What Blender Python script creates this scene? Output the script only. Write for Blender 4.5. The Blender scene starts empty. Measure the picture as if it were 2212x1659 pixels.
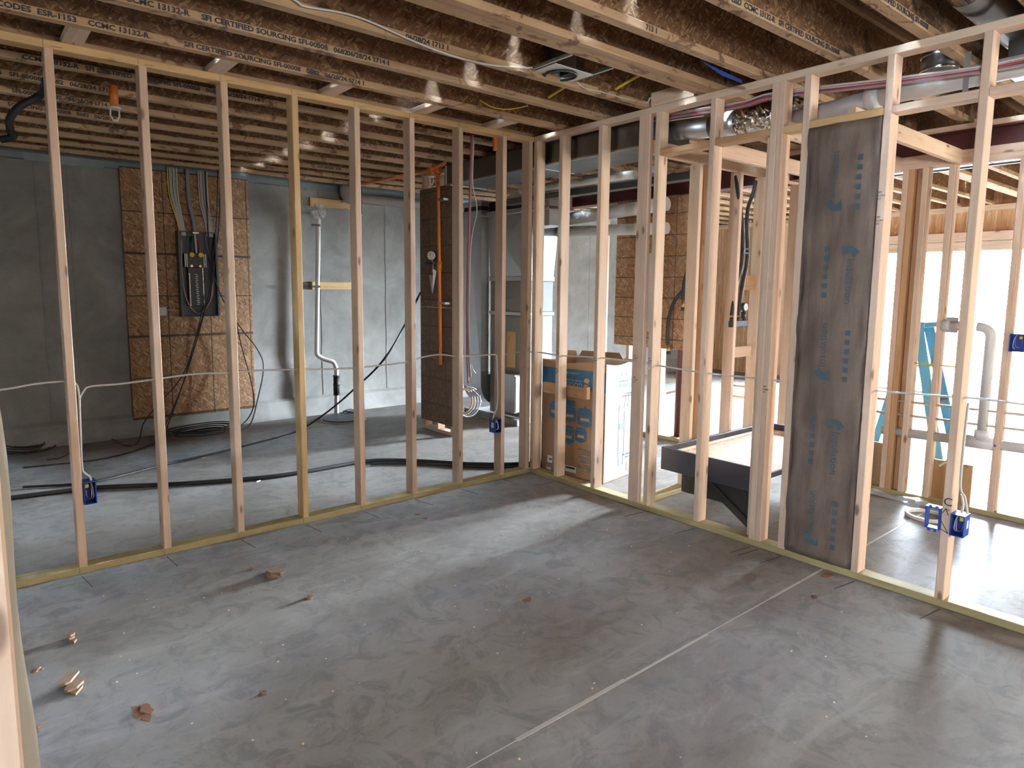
import bpy, bmesh, math, random
from mathutils import Vector, Matrix, Quaternion
random.seed(7)
R = random.Random(11)
sc = bpy.context.scene
COL = sc.collection
PI = math.pi

# ------------------------------------------------------------------ camera
cam_d = bpy.data.cameras.new('camera')
cam = bpy.data.objects.new('camera', cam_d); COL.objects.link(cam)
sc.camera = cam
CAMP = Vector((-3.5617, -3.9445, 1.5062))
yaw, pit, rol, FPX = .8855, -.1176, .0075, 1433.76
f_ = Vector((math.cos(pit)*math.cos(yaw), math.cos(pit)*math.sin(yaw), math.sin(pit)))
r_ = Vector((math.sin(yaw), -math.cos(yaw), 0)); u_ = r_.cross(f_)
r2 = math.cos(rol)*r_ + math.sin(rol)*u_
u2 = -math.sin(rol)*r_ + math.cos(rol)*u_
cam.matrix_world = Matrix(((r2.x, u2.x, -f_.x, CAMP.x), (r2.y, u2.y, -f_.y, CAMP.y), (r2.z, u2.z, -f_.z, CAMP.z), (0, 0, 0, 1)))
cam_d.sensor_fit = 'HORIZONTAL'; cam_d.sensor_width = 36.0
cam_d.lens = FPX/2212*36.0
cam_d.shift_x = 29.57/2212; cam_d.shift_y = -38.92/2212
cam_d.clip_start = .02; cam_d.clip_end = 200

# ------------------------------------------------------------------ world and light
w = bpy.data.worlds.new('sky'); sc.world = w; w.use_nodes = True
nt = w.node_tree; nt.nodes.clear()
out = nt.nodes.new('ShaderNodeOutputWorld'); bg = nt.nodes.new('ShaderNodeBackground')
tc = nt.nodes.new('ShaderNodeTexCoord'); sp = nt.nodes.new('ShaderNodeSeparateXYZ')
mp = nt.nodes.new('ShaderNodeMapRange'); cr = nt.nodes.new('ShaderNodeValToRGB')
nt.links.new(tc.outputs['Generated'], sp.inputs[0]); nt.links.new(sp.outputs['Z'], mp.inputs['Value'])
mp.inputs['From Min'].default_value = 0; mp.inputs['From Max'].default_value = 1
nt.links.new(mp.outputs[0], cr.inputs[0])
cr.color_ramp.elements[0].color = (.78, .89, 1, 1); cr.color_ramp.elements[1].color = (.60, .78, 1, 1)
nt.links.new(cr.outputs[0], bg.inputs[0]); bg.inputs[1].default_value = 1000.0
nt.links.new(bg.outputs[0], out.inputs[0])

sc.view_settings.view_transform = 'Standard'; sc.view_settings.look = 'None'
sc.view_settings.gamma = 1.0; sc.view_settings.use_curve_mapping = False
sc.view_settings.exposure = 0.0

def portal(name, loc, rot, sx, sy):
    l = bpy.data.lights.new(name, 'AREA'); l.shape = 'RECTANGLE'; l.size = sx; l.size_y = sy
    try: l.cycles.is_portal = True
    except Exception: pass
    o = bpy.data.objects.new(name, l); COL.objects.link(o); o.location = loc; o.rotation_euler = rot
    return o

for nm_, x_, e_ in (('front_fill_lamp', -1.7, 90), ('hall_fill_lamp', 2.2, 260)):  # added fill lamps behind the camera, standing for no known source
    sl = bpy.data.lights.new(nm_, 'AREA'); sl.shape = 'RECTANGLE'; sl.size = 1.4; sl.size_y = 1.2; sl.energy = e_; sl.color = (1, .93, .85)
    slo = bpy.data.objects.new(nm_, sl); COL.objects.link(slo); slo.location = (x_, -7.44, 1.55); slo.rotation_euler = (PI/2, 0, 0)
sc.cycles.caustics_reflective = False; sc.cycles.caustics_refractive = False

# ------------------------------------------------------------------ materials
MATS = {}
class NG:
    def __init__(s, name):
        s.m = bpy.data.materials.new(name); s.m.use_nodes = True
        s.t = s.m.node_tree; s.t.nodes.clear()
        s.o = s.t.nodes.new('ShaderNodeOutputMaterial'); s.b = s.t.nodes.new('ShaderNodeBsdfPrincipled')
        s.t.links.new(s.b.outputs[0], s.o.inputs[0]); MATS[name] = s.m
    def n(s, typ, **kw):
        x = s.t.nodes.new('ShaderNode'+typ)
        for k, v in kw.items():
            if hasattr(x, k): setattr(x, k, v)
            else: x.inputs[k].default_value = v
        return x
    def l(s, a, b): s.t.links.new(a, b)
    def ramp(s, fac, stops, interp='LINEAR'):
        r = s.n('ValToRGB'); r.color_ramp.interpolation = interp
        e = r.color_ramp.elements
        while len(e) < len(stops): e.new(.5)
        for i, (p, c) in enumerate(stops):
            e[i].position = p; e[i].color = tuple(c) + (1,) if len(c) == 3 else c
        if fac is not None: s.l(fac, r.inputs[0])
        return r.outputs[0]
    def obj(s, scale=(1, 1, 1), rnd=True, rot=(0, 0, 0), src='Object'):
        t = s.n('TexCoord'); m = s.n('Mapping'); m.inputs['Scale'].default_value = scale; m.inputs['Rotation'].default_value = rot
        s.l(t.outputs[src], m.inputs['Vector'])
        if not rnd: return m.outputs[0]
        oi = s.n('ObjectInfo'); mu = s.n('Math', operation='MULTIPLY'); mu.inputs[1].default_value = 53.0
        s.l(oi.outputs['Random'], mu.inputs[0])
        a = s.n('VectorMath', operation='ADD'); s.l(m.outputs[0], a.inputs[0]); s.l(mu.outputs[0], a.inputs[1])
        return a.outputs[0]
    def noise(s, vec, scale=5, detail=4, rough=.55, dist=0):
        x = s.n('TexNoise'); x.inputs['Scale'].default_value = scale; x.inputs['Detail'].default_value = detail
        x.inputs['Roughness'].default_value = rough; x.inputs['Distortion'].default_value = dist
        if vec is not None: s.l(vec, x.inputs['Vector'])
        return x.outputs[0]
    def mix(s, fac, a, b, typ='MIX'):
        x = s.n('MixRGB', blend_type=typ)
        for i, v in enumerate((fac, a, b)):
            if isinstance(v, (int, float)): x.inputs[i].default_value = v
            elif isinstance(v, tuple): x.inputs[i].default_value = v + (1,)
            else: s.l(v, x.inputs[i])
        return x.outputs[0]
    def math(s, op, a, b=0.0, clamp=False):
        x = s.n('Math', operation=op); x.use_clamp = clamp
        for i, v in enumerate((a, b)):
            if isinstance(v, (int, float)): x.inputs[i].default_value = v
            else: s.l(v, x.inputs[i])
        return x.outputs[0]
    def bump(s, h, strength=.3, dist=.002):
        x = s.n('Bump'); x.inputs['Strength'].default_value = strength; x.inputs['Distance'].default_value = dist
        s.l(h, x.inputs['Height']); s.l(x.outputs[0], s.b.inputs['Normal'])
    def col(s, c):
        if isinstance(c, tuple): s.b.inputs['Base Color'].default_value = c + (1,)
        else: s.l(c, s.b.inputs['Base Color'])
    def set(s, **kw):
        for k, v in kw.items():
            s.b.inputs[k.replace('_', ' ')].default_value = v

def plain(name, col, rough=.5, metal=0, var=.12, emis=None):
    g = NG(name)
    n = g.noise(g.obj(), 14, 3)
    c = g.mix(g.math('MULTIPLY', n, var*2), col, tuple(x*.45 for x in col))
    g.col(c); g.set(Roughness=rough, Metallic=metal)
    return g.m

def wood(name, light, dark, tintA, tintB, knots=True, grain=1.0, stain=0.0, rough=.75):
    g = NG(name)
    v = g.obj((9, 9, .55))
    n1 = g.noise(v, 2.4, 5, .6, .4)
    v2 = g.obj((60, 60, 1.6)); n2 = g.noise(v2, 1.5, 3, .6)
    c = g.ramp(n1, [(.30, dark), (.52, light), (.75, tuple(a*.86 for a in light))])
    c = g.mix(g.math('MULTIPLY', n2, .40*grain), c, tuple(a*.62 for a in light))
    oi = g.n('ObjectInfo')
    tint = g.ramp(oi.outputs['Random'], [(0, tintA), (.5, (1, 1, 1)), (1, tintB)])
    c = g.mix(1.0, c, tint, 'MULTIPLY')
    if knots:
        vo = g.n('TexVoronoi'); vo.inputs['Scale'].default_value = 1.0; vo.inputs['Randomness'].default_value = 1.0
        g.l(g.obj((11, 9, 3.4)), vo.inputs['Vector'])
        k = g.ramp(vo.outputs['Distance'], [(.0, (1, 1, 1)), (.07, (.9, .9, .9)), (.13, (.0, .0, .0))])
        k2 = g.ramp(vo.outputs['Distance'], [(.05, (.5, .5, .5)), (.30, (0, 0, 0))])
        c = g.mix(g.math('MULTIPLY', k2, .5), c, (light[0]*.62, light[1]*.45, light[2]*.34))
        c = g.mix(g.math('MULTIPLY', k, .8), c, (.10, .045, .022))
    if stain > 0:
        n3 = g.noise(g.obj((5, 5, 3.2)), 1.6, 6, .7, .8)
        s_ = g.ramp(n3, [(.56, (0, 0, 0)), (.60, (1, 1, 1))])
        c = g.mix(g.math('MULTIPLY', s_, stain), c, (.11, .038, .02))
    n4 = g.noise(g.obj((3, 3, 1.2)), 1.2, 4, .6)
    c = g.mix(g.math('MULTIPLY', g.ramp(n4, [(.5, (0, 0, 0)), (.8, (1, 1, 1))]), .35), c, (light[0]*.6, light[1]*.6, light[2]*.62))
    g.col(c); g.set(Roughness=rough)
    g.bump(n2, .25, .001)
    return g.m

LUM = wood('lumber_pine', (.77, .595, .455), (.60, .43, .30), (1.0, .92, .88), (1.0, .95, .84), grain=.8)
LUMY = wood('lumber_yellow', (.74, .52, .27), (.56, .36, .17), (1, .95, .9), (1, .92, .8))
LUMT = wood('lumber_treated', (.46, .38, .20), (.30, .23, .11), (1, 1, .9), (.95, .95, .85), knots=False)
LUMO = wood('lumber_orange', (.60, .36, .19), (.42, .23, .11), (1, .95, .9), (1, .92, .8))
FLG = wood('joist_flange_wood', (.56, .39, .235), (.36, .22, .12), (1, .93, .86), (.92, .9, .8), stain=.75, grain=1.3)
PLY = wood('plywood_panel', (.46, .28, .14), (.36, .2, .09), (1, .96, .9), (1, .95, .88), grain=.6)

def osb(name, pal, normal=1, lines=None, stains=0.0, sz=(.016, .075)):
    """strand board: elongated strands lying in the plane across `normal` at several angles"""
    g = NG(name)
    base = g.obj((1, 1, 1))
    d = g.n('TexNoise'); d.inputs['Scale'].default_value = 9.0; d.inputs['Detail'].default_value = 3; g.l(base, d.inputs['Vector'])
    ad = g.n('VectorMath', operation='MULTIPLY_ADD'); g.l(d.outputs['Color'], ad.inputs[0]); ad.inputs[1].default_value = (.03, .03, .03); g.l(base, ad.inputs[2])
    c = None; hh = None
    inpl = [i for i in range(3) if i != normal]
    for i, ang in enumerate((.25, 1.35, 2.2, 2.95, .8)):
        rot = [0, 0, 0]; rot[normal] = ang
        m1 = g.n('Mapping'); m1.inputs['Rotation'].default_value = rot; g.l(ad.outputs[0], m1.inputs['Vector'])
        sc_ = [1.5, 1.5, 1.5]; sc_[inpl[0]] = 1/sz[0]*(1+.15*i); sc_[inpl[1]] = 1/sz[1]*(1+.2*i)
        m = g.n('Mapping'); m.inputs['Scale'].default_value = sc_; m.inputs['Location'].default_value = (i*7.3, i*3.1, i*5.7); g.l(m1.outputs[0], m.inputs['Vector'])
        vo = g.n('TexVoronoi'); vo.inputs['Scale'].default_value = 1.0; g.l(m.outputs[0], vo.inputs['Vector'])
        sx = g.n('SeparateColor'); g.l(vo.outputs['Color'], sx.inputs[0])
        ci = g.ramp(sx.outputs[0], [(0, pal[0]), (.22, pal[1]), (.72, pal[2]), (.97, pal[3])])
        if c is None: c = ci; hh = sx.outputs[2]
        else:
            k = g.math('GREATER_THAN', sx.outputs[1], .62)
            c = g.mix(k, c, ci); hh = g.mix(k, hh, sx.outputs[2])
    c = g.mix(g.math('MULTIPLY', g.noise(base, 60, 2), .5), c, tuple(x*.62 for x in pal[1]))
    c = g.mix(g.math('MULTIPLY', g.ramp(g.noise(base, 3.0, 4), [(.4, (0, 0, 0)), (.7, (1, 1, 1))]), .3), c, pal[1])
    if stains:
        s_ = g.ramp(g.noise(g.obj((2.2, 2.2, 2.2)), 2.0, 7, .72, .6), [(.60, (0, 0, 0)), (.64, (1, 1, 1))])
        c = g.mix(g.math('MULTIPLY', s_, stains), c, (.030, .013, .009))
    if lines:
        tcn = g.n('TexCoord'); s = g.n('SeparateXYZ'); g.l(tcn.outputs['Object'], s.inputs[0])
        wob = g.math('MULTIPLY', g.noise(g.obj((1, 1, 1)), 3, 2), .012)
        for ax, pitch, off, wd in lines:
            q = g.math('ADD', s.outputs[ax], off); q = g.math('ADD', q, wob)
            q = g.math('FRACT', g.math('DIVIDE', q, pitch)); q = g.math('ABSOLUTE', g.math('SUBTRACT', q, .5))
            q = g.math('LESS_THAN', q, wd/pitch/2)
            c = g.mix(g.math('MULTIPLY', q, .88), c, (.018, .014, .012))
    g.col(c); g.set(Roughness=.7)
    g.bump(hh, .25, .0015)
    return g.m
P_WEB = [(.09, .036, .016), (.20, .098, .044), (.26, .137, .062), (.54, .36, .18)]
P_WALL = [(.15, .06, .028), (.30, .150, .066), (.38, .205, .095), (.62, .42, .23)]
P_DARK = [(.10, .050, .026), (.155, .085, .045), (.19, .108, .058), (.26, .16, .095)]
OSBW = osb('joist_web_osb', P_WEB, 1, stains=.8)
OSBF = osb('subfloor_osb', P_WEB, 2)
OSBP = osb('osb_sheet', P_WALL, 1, lines=[(2, .407, .02, .011), (2, .813, .21, .011), (0, .407, .06, .009)])
OSBP2 = osb('osb_sheet_side', P_WALL, 0, lines=[(2, .203, .10, .009), (1, .407, .20, .009)])
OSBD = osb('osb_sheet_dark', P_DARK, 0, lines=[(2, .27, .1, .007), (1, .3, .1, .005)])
OSBL = osb('osb_deck', [(.30, .13, .05), (.5, .28, .13), (.58, .36, .20), (.74, .56, .38)], 2)

g = NG('concrete_floor')
v = g.obj((1, 1, 1), rnd=False)
n1 = g.noise(v, 1.3, 8, .62, .5); n2 = g.noise(v, 6.5, 9, .7, 1.2); n3 = g.noise(v, 70, 3, .6)
n5 = g.noise(g.obj((.6, 2.0, 1), rnd=False, rot=(0, 0, .5)), 3.2, 7, .66, 1.5)
c = g.ramp(n1, [(.30, (.165, .150, .136)), (.5, (.225, .206, .188)), (.72, (.27, .25, .23))])
c = g.mix(g.math('MULTIPLY', g.ramp(n2, [(.48, (0, 0, 0)), (.60, (1, 1, 1))]), .55), c, (.125, .116, .110))
c = g.mix(g.math('MULTIPLY', g.ramp(n5, [(.52, (0, 0, 0)), (.66, (1, 1, 1))]), .45), c, (.31, .29, .27))
c = g.mix(g.math('MULTIPLY', n3, .18), c, (.4, .37, .34))
g.col(c)
r = g.ramp(n2, [(.3, (.30, .30, .30)), (.7, (.45, .45, .45))])
g.l(r, g.b.inputs['Roughness']); g.set(Specular_IOR_Level=0.0)
gl = g.n('BsdfGlossy'); g.l(r, gl.inputs['Roughness']); gl.inputs['Color'].default_value = (1, 1, 1, 1)
fr_ = g.n('Fresnel'); fr_.inputs['IOR'].default_value = 1.25
mx = g.n('MixShader'); g.l(g.math('MULTIPLY', fr_.outputs[0], .13), mx.inputs[0]); g.l(g.b.outputs[0], mx.inputs[1]); g.l(gl.outputs[0], mx.inputs[2]); g.l(mx.outputs[0], g.o.inputs[0])
g.bump(g.mix(.6, n2, n3), .12, .004)
FLOOR = g.m

g = NG('concrete_wall')
v = g.obj((1, 1, 1), rnd=False)
n1 = g.noise(v, 1.7, 9, .66, .5); n2 = g.noise(v, 11, 7, .7)
c = g.ramp(n1, [(.3, (.17, .163, .149)), (.5, (.265, .254, .235)), (.72, (.38, .368, .343))])
pit_ = g.n('TexVoronoi'); pit_.inputs['Scale'].default_value = 22; g.l(v, pit_.inputs['Vector'])
pk = g.math('MULTIPLY', g.ramp(pit_.outputs['Distance'], [(.06, (1, 1, 1)), (.12, (0, 0, 0))]), g.ramp(n1, [(.5, (0, 0, 0)), (.62, (1, 1, 1))]))
c = g.mix(g.math('MULTIPLY', n2, .25), c, (.2, .195, .185)); c = g.mix(g.math('MULTIPLY', pk, .7), c, (.10, .095, .09))
g.col(c); g.set(Roughness=.85); g.bump(n2, .2, .004)
CONC = g.m

def metal(name, col, rough=.3, noise=.25):
    g = NG(name); n = g.noise(g.obj(), 3.5, 5, .6, .5)
    c = g.mix(g.math('MULTIPLY', n, noise), col, tuple(x*.4 for x in col)); g.col(c)
    g.set(Metallic=1.0); g.l(g.math('ADD', g.math('MULTIPLY', n, .25), rough-.1), g.b.inputs['Roughness'])
    return g.m
GALV = metal('galvanized_steel', (.55, .57, .58), .36)
GALVD = metal('dark_duct_steel', (.20, .21, .21), .34)
FOIL = metal('foil_duct', (.75, .72, .68), .18)
PAINTG = plain('grey_appliance_paint', (.20, .215, .21), .45, 0, .1)
PANELG = plain('panel_grey_paint', (.075, .085, .095), .5, 0, .1)
BLACK = plain('black_plastic', (.012, .012, .013), .45)
BLACKB = plain('black_faced_board', (.035, .033, .043), .55, 0, .1)
RUBBER = plain('black_rubber', (.010, .010, .010), .6)
PVC = plain('white_pvc', (.62, .60, .57), .4, 0, .08)
PVCY = plain('cream_cpvc', (.66, .57, .40), .4, 0, .08)
PVCG = plain('grey_pvc', (.36, .33, .32), .5, 0, .12)
ORANGE = plain('orange_pipe', (.72, .20, .035), .42, 0, .1)
CABLEW = plain('white_cable', (.62, .60, .57), .5, 0, .05)
CABLER = plain('red_cable', (.45, .04, .06), .5, 0, .05)
CABLEY = plain('yellow_plastic', (.72, .55, .04), .5, 0, .05)
CABLEG = plain('grey_cable', (.28, .29, .31), .5, 0, .1)
BLUE = plain('blue_plastic', (.012, .07, .40), .42, 0, .08)
BRASS = metal('brass', (.65, .42, .16), .3)
CARD = plain('cardboard', (.36, .205, .105), .8, 0, .2)
CARDI = plain('cardboard_light', (.60, .50, .42), .8, 0, .15)
INKB = plain('blue_ink', (.035, .125, .24), .7, 0, .1)
INKW = plain('white_ink', (.55, .53, .50), .7, 0, .1)
INKO = plain('orange_ink', (.62, .36, .18), .7, 0, .1)
INK = plain('dark_ink', (.05, .045, .05), .8, 0, .1)
INKD = plain('black_marker', (.03, .028, .026), .8, 0, .1)
MAROON = plain('maroon_primer', (.085, .018, .018), .45, 0, .2)
PAPER = plain('white_paper', (.62, .60, .60), .7, 0, .1)
LABW = plain('white_label', (.75, .75, .73), .6, 0, .05)
TYVEK = plain('poly_wrap', (.17, .22, .23), .3, 0, .3)
LADB = plain('ladder_blue', (.05, .22, .33), .4, 0, .15)
COPPER = metal('copper_wire', (.75, .4, .25), .35)
CHROME = metal('chrome', (.8, .8, .8), .12, .05)
PURPLE = plain('purple_primer', (.14, .03, .32), .6)
SCRAP = plain('wood_scrap', (.30, .19, .12), .8, 0, .4)
LEAF = plain('dry_leaf', (.22, .10, .05), .8, 0, .4)
CHALK = plain('pencil_mark', (.07, .06, .055), .9)
JOINT = plain('control_joint_dust', (.46, .42, .36), .9, 0, .2)
SNOW = plain('outside_gravel', (.55, .55, .54), .9, 0, .3)
g = NG('clear_plastic'); g.col((.85, .87, .9)); g.set(Roughness=.12, Alpha=.35); g.b.inputs['Transmission Weight'].default_value = .3
CLEAR = g.m
g = NG('window_glass'); g.col((1, 1, 1)); g.set(Roughness=0.0, IOR=1.02); g.b.inputs['Transmission Weight'].default_value = 1.0
GLASS = g.m

g = NG('kraft_paper')
v = g.obj((1, 1, 1)); n1 = g.noise(v, 2.2, 6, .6, .6); n2 = g.noise(g.obj((1, 7, 1.2)), 3, 5, .6, .7)
c = g.ramp(n1, [(.3, (.145, .10, .076)), (.55, (.205, .148, .114)), (.8, (.26, .195, .155))])
g.col(g.mix(g.math('MULTIPLY', n2, .3), c, (.12, .098, .09))); g.set(Roughness=.7)
g.bump(n2, .5, .012)
KRAFT = g.m
KRAFTL = plain('kraft_paper_side', (.30, .225, .15), .75, 0, .35)
FIBER = plain('fiberglass_edge', (.16, .12, .11), .95, 0, .5)

# ------------------------------------------------------------------ helpers
def link(name, me, parent=None, mat=None):
    o = bpy.data.objects.new(name, me); COL.objects.link(o)
    if mat is not None and not me.materials: me.materials.append(mat)
    if parent is not None: o.parent = parent
    return o
def tag(o, label, cat, group=None, kind=None):
    o['label'] = label; o['category'] = cat
    if group: o['group'] = group
    if kind: o['kind'] = kind
    return o
def thing(name, label, cat, loc=(0, 0, 0), group=None, kind=None, rotz=0):
    o = bpy.data.objects.new(name, None); COL.objects.link(o); o.location = loc; o.rotation_euler = (0, 0, rotz)
    o.empty_display_size = .05
    return tag(o, label, cat, group, kind)
def struct(name, label, loc=(0, 0, 0)):
    return thing(name, label, name.split('_')[0], loc, kind='structure')
class MB:
    def __init__(s): s.v = []; s.f = []; s.sm = []
    def box(s, x0, x1, y0, y1, z0, z1):
        n = len(s.v)
        s.v += [(x0, y0, z0), (x1, y0, z0), (x1, y1, z0), (x0, y1, z0), (x0, y0, z1), (x1, y0, z1), (x1, y1, z1), (x0, y1, z1)]
        for q in ((0, 3, 2, 1), (4, 5, 6, 7), (0, 1, 5, 4), (1, 2, 6, 5), (2, 3, 7, 6), (3, 0, 4, 7)):
            s.f.append(tuple(n+i for i in q)); s.sm.append(False)
        return s
    def bevbox(s, x0, x1, y0, y1, z0, z1, b=.004):
        # chamfered box
        n = len(s.v); X = (x0, x1); Y = (y0, y1); Z = (z0, z1); idx = {}
        for i in (0, 1):
            for j in (0, 1):
                for k in (0, 1):
                    sx, sy, sz = (1, -1)[i]*b, (1, -1)[j]*b, (1, -1)[k]*b
                    for a, p in (('x', (X[i], Y[j]+sy, Z[k]+sz)), ('y', (X[i]+sx, Y[j], Z[k]+sz)), ('z', (X[i]+sx, Y[j]+sy, Z[k]))):
                        idx[(i, j, k, a)] = len(s.v); s.v.append(p)
        def F(*q): s.f.append(tuple(q)); s.sm.append(False)
        for i in (0, 1):
            q = [idx[(i, 0, 0, 'x')], idx[(i, 1, 0, 'x')], idx[(i, 1, 1, 'x')], idx[(i, 0, 1, 'x')]]; F(*(q if i else q[::-1]))
            q = [idx[(0, i, 0, 'y')], idx[(1, i, 0, 'y')], idx[(1, i, 1, 'y')], idx[(0, i, 1, 'y')]]; F(*(q[::-1] if i else q))
            q = [idx[(0, 0, i, 'z')], idx[(1, 0, i, 'z')], idx[(1, 1, i, 'z')], idx[(0, 1, i, 'z')]]; F(*(q if i else q[::-1]))
        for i in (0, 1):
            for j in (0, 1):
                F(idx[(i, j, 0, 'x')], idx[(i, j, 0, 'y')], idx[(i, j, 1, 'y')], idx[(i, j, 1, 'x')])
                F(idx[(i, 0, j, 'x')], idx[(i, 0, j, 'z')], idx[(i, 1, j, 'z')], idx[(i, 1, j, 'x')])
                F(idx[(0, i, j, 'y')], idx[(0, i, j, 'z')], idx[(1, i, j, 'z')], idx[(1, i, j, 'y')])
                for k in (0, 1): F(idx[(i, j, k, 'x')], idx[(i, j, k, 'y')], idx[(i, j, k, 'z')])
        return s
    def prism(s, pts, axis, a, b):
        # polygon pts (2D) extruded along axis between a and b. axis 'x': pts=(y,z); 'y': (x,z); 'z': (x,y)
        n = len(s.v); m = len(pts)
        def P(p, t): return {'x': (t, p[0], p[1]), 'y': (p[0], t, p[1]), 'z': (p[0], p[1], t)}[axis]
        s.v += [P(p, a) for p in pts] + [P(p, b) for p in pts]
        s.f.append(tuple(n+i for i in range(m))[::-1]); s.f.append(tuple(n+m+i for i in range(m))); s.sm += [False, False]
        for i in range(m): s.f.append((n+i, n+(i+1) % m, n+m+(i+1) % m, n+m+i)); s.sm.append(False)
        return s
    def ring(s, path, rad, seg=8, cap=True, smooth=True):
        # tube along path (list of 3D points); rad number or list
        P = [Vector(p) for p in path]; n0 = len(s.v); m = len(P)
        rs = rad if isinstance(rad, (list, tuple)) else [rad]*m
        t0 = (P[1]-P[0]).normalized(); up = Vector((0, 0, 1)) if abs(t0.z) < .9 else Vector((1, 0, 0))
        a = t0.cross(up).normalized(); prev = t0
        for i, p in enumerate(P):
            t = (P[min(i+1, m-1)]-P[max(i-1, 0)])
            t = t.normalized() if t.length > 1e-9 else prev
            q = prev.rotation_difference(t); a = (q @ a); a = (a - t*a.dot(t)).normalized(); prev = t; b = t.cross(a)
            # mitre correction
            k = 1.0
            if 0 < i < m-1:
                d1 = (P[i]-P[i-1]).normalized(); c_ = max(.35, d1.dot(t)); k = 1/c_
            for j in range(seg):
                an = 2*PI*j/seg; s.v.append(tuple(p + (a*math.cos(an)+b*math.sin(an))*rs[i]*min(k, 1.5)))
        for i in range(m-1):
            for j in range(seg):
                s.f.append((n0+i*seg+j, n0+i*seg+(j+1) % seg, n0+(i+1)*seg+(j+1) % seg, n0+(i+1)*seg+j)); s.sm.append(smooth)
        if cap:
            s.f.append(tuple(n0+j for j in range(seg))[::-1]); s.sm.append(False)
            s.f.append(tuple(n0+(m-1)*seg+j for j in range(seg))); s.sm.append(False)
        return s
    def build(s, name, mat, parent=None, off=None):
        me = bpy.data.meshes.new(name)
        v = s.v
        if off is not None: v = [(a-off[0], b-off[1], c-off[2]) for a, b, c in v]
        me.from_pydata(v, [], s.f); me.polygons.foreach_set('use_smooth', s.sm); me.update()
        bm = bmesh.new(); bm.from_mesh(me); bmesh.ops.recalc_face_normals(bm, faces=bm.faces); bm.to_mesh(me); bm.free()
        me.materials.append(mat)
        o = link(name, me, parent)
        if off is not None: o.location = off
        return o
_lc = {}
def lumber(name, parent, x0, x1, y0, y1, z0, z1, mat=LUM, axis=None):
    """a board with eased edges, local Z along its length, placed in world coordinates under an untransformed parent"""
    d = (x1-x0, y1-y0, z1-z0)
    if axis is None: axis = d.index(max(d))
    L = d[axis]
    a, b = {0: (d[2], d[1]), 1: (d[0], d[2]), 2: (d[0], d[1])}[axis]
    key = (round(L, 4), round(a, 4), round(b, 4), mat.name)
    if key not in _lc:
        c = min(.0035, a*.2, b*.2); A, B = a/2, b/2
        pts = [(-A+c, -B), (A-c, -B), (A, -B+c), (A, B-c), (A-c, B), (-A+c, B), (-A, B-c), (-A, -B+c)]
        m = MB().prism(pts, 'z', -L/2, L/2)
        me = bpy.data.meshes.new(name); me.from_pydata(m.v, [], m.f); me.update()
        bm = bmesh.new(); bm.from_mesh(me); bmesh.ops.recalc_face_normals(bm, faces=bm.faces); bm.to_mesh(me); bm.free()
        me.materials.append(mat); _lc[key] = me
    o = link(name, _lc[key], parent)
    o.location = ((x0+x1)/2, (y0+y1)/2, (z0+z1)/2)
    o.rotation_euler = {0: (0, PI/2, 0), 1: (-PI/2, 0, 0), 2: (0, 0, 0)}[axis]
    return o
def smooth_path(pts, n=8):
    P = [Vector(p) for p in pts]; out_ = []
    for i in range(len(P)-1):
        p0 = P[max(i-1, 0)]; p1 = P[i]; p2 = P[i+1]; p3 = P[min(i+2, len(P)-1)]
        for j in range(n):
            t = j/n
            out_.append(.5*((2*p1)+(-p0+p2)*t+(2*p0-5*p1+4*p2-p3)*t*t+(-p0+3*p1-3*p2+p3)*t**3))
    out_.append(P[-1]); return out_
def cable(name, pts, r, mat, parent=None, n=8, seg=6):
    return MB().ring(smooth_path(pts, n), r, seg).build(name, mat, parent)
def pipe(name, pts, r, mat, parent=None, seg=16, bend=0.0, bn=5):
    """straight runs with rounded elbows of radius bend"""
    P = [Vector(p) for p in pts]; out_ = [P[0]]
    for i in range(1, len(P)-1):
        if bend <= 0: out_.append(P[i]); continue
        a = (P[i-1]-P[i]).normalized(); b = (P[i+1]-P[i]).normalized()
        for k in range(bn+1):
            t = k/bn; out_.append((1-t)**2*(P[i]+a*bend)+2*t*(1-t)*P[i]+t*t*(P[i]+b*bend))
    out_.append(P[-1])
    return MB().ring(out_, r, seg).build(name, mat, parent)
def cyl(name, p0, p1, r, mat, parent=None, seg=16, r1=None):
    return MB().ring([p0, p1], [r, r if r1 is None else r1], seg).build(name, mat, parent)
_fc = {}
def text(name, body, loc, size, mat, parent, rot, align='LEFT', sx=1.0, depth=.0004, spacing=1.0):
    cu = bpy.data.curves.new(name, 'FONT'); cu.body = body; cu.size = size; cu.align_x = align; cu.extrude = depth
    cu.space_character = spacing; cu.resolution_u = 2; cu.materials.append(mat)
    o = bpy.data.objects.new(name, cu); COL.objects.link(o); o.parent = parent; o.location = loc
    o.rotation_mode = 'XYZ'; o.rotation_euler = rot; o.scale = (sx, 1, 1)
    return o
FACE_NY = (PI/2, 0, 0)            # text read from -Y, running along +X
FACE_NX = (PI/2, 0, -PI/2)        # text read from -X, running along -Y

# ================================================================== STRUCTURE
HP, HT, TT = .038, 2.628, 2.667   # plate height, underside and top of the top plates
XE, YN, XW, YS = 7.5, 3.4, -6.0, -7.5

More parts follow.
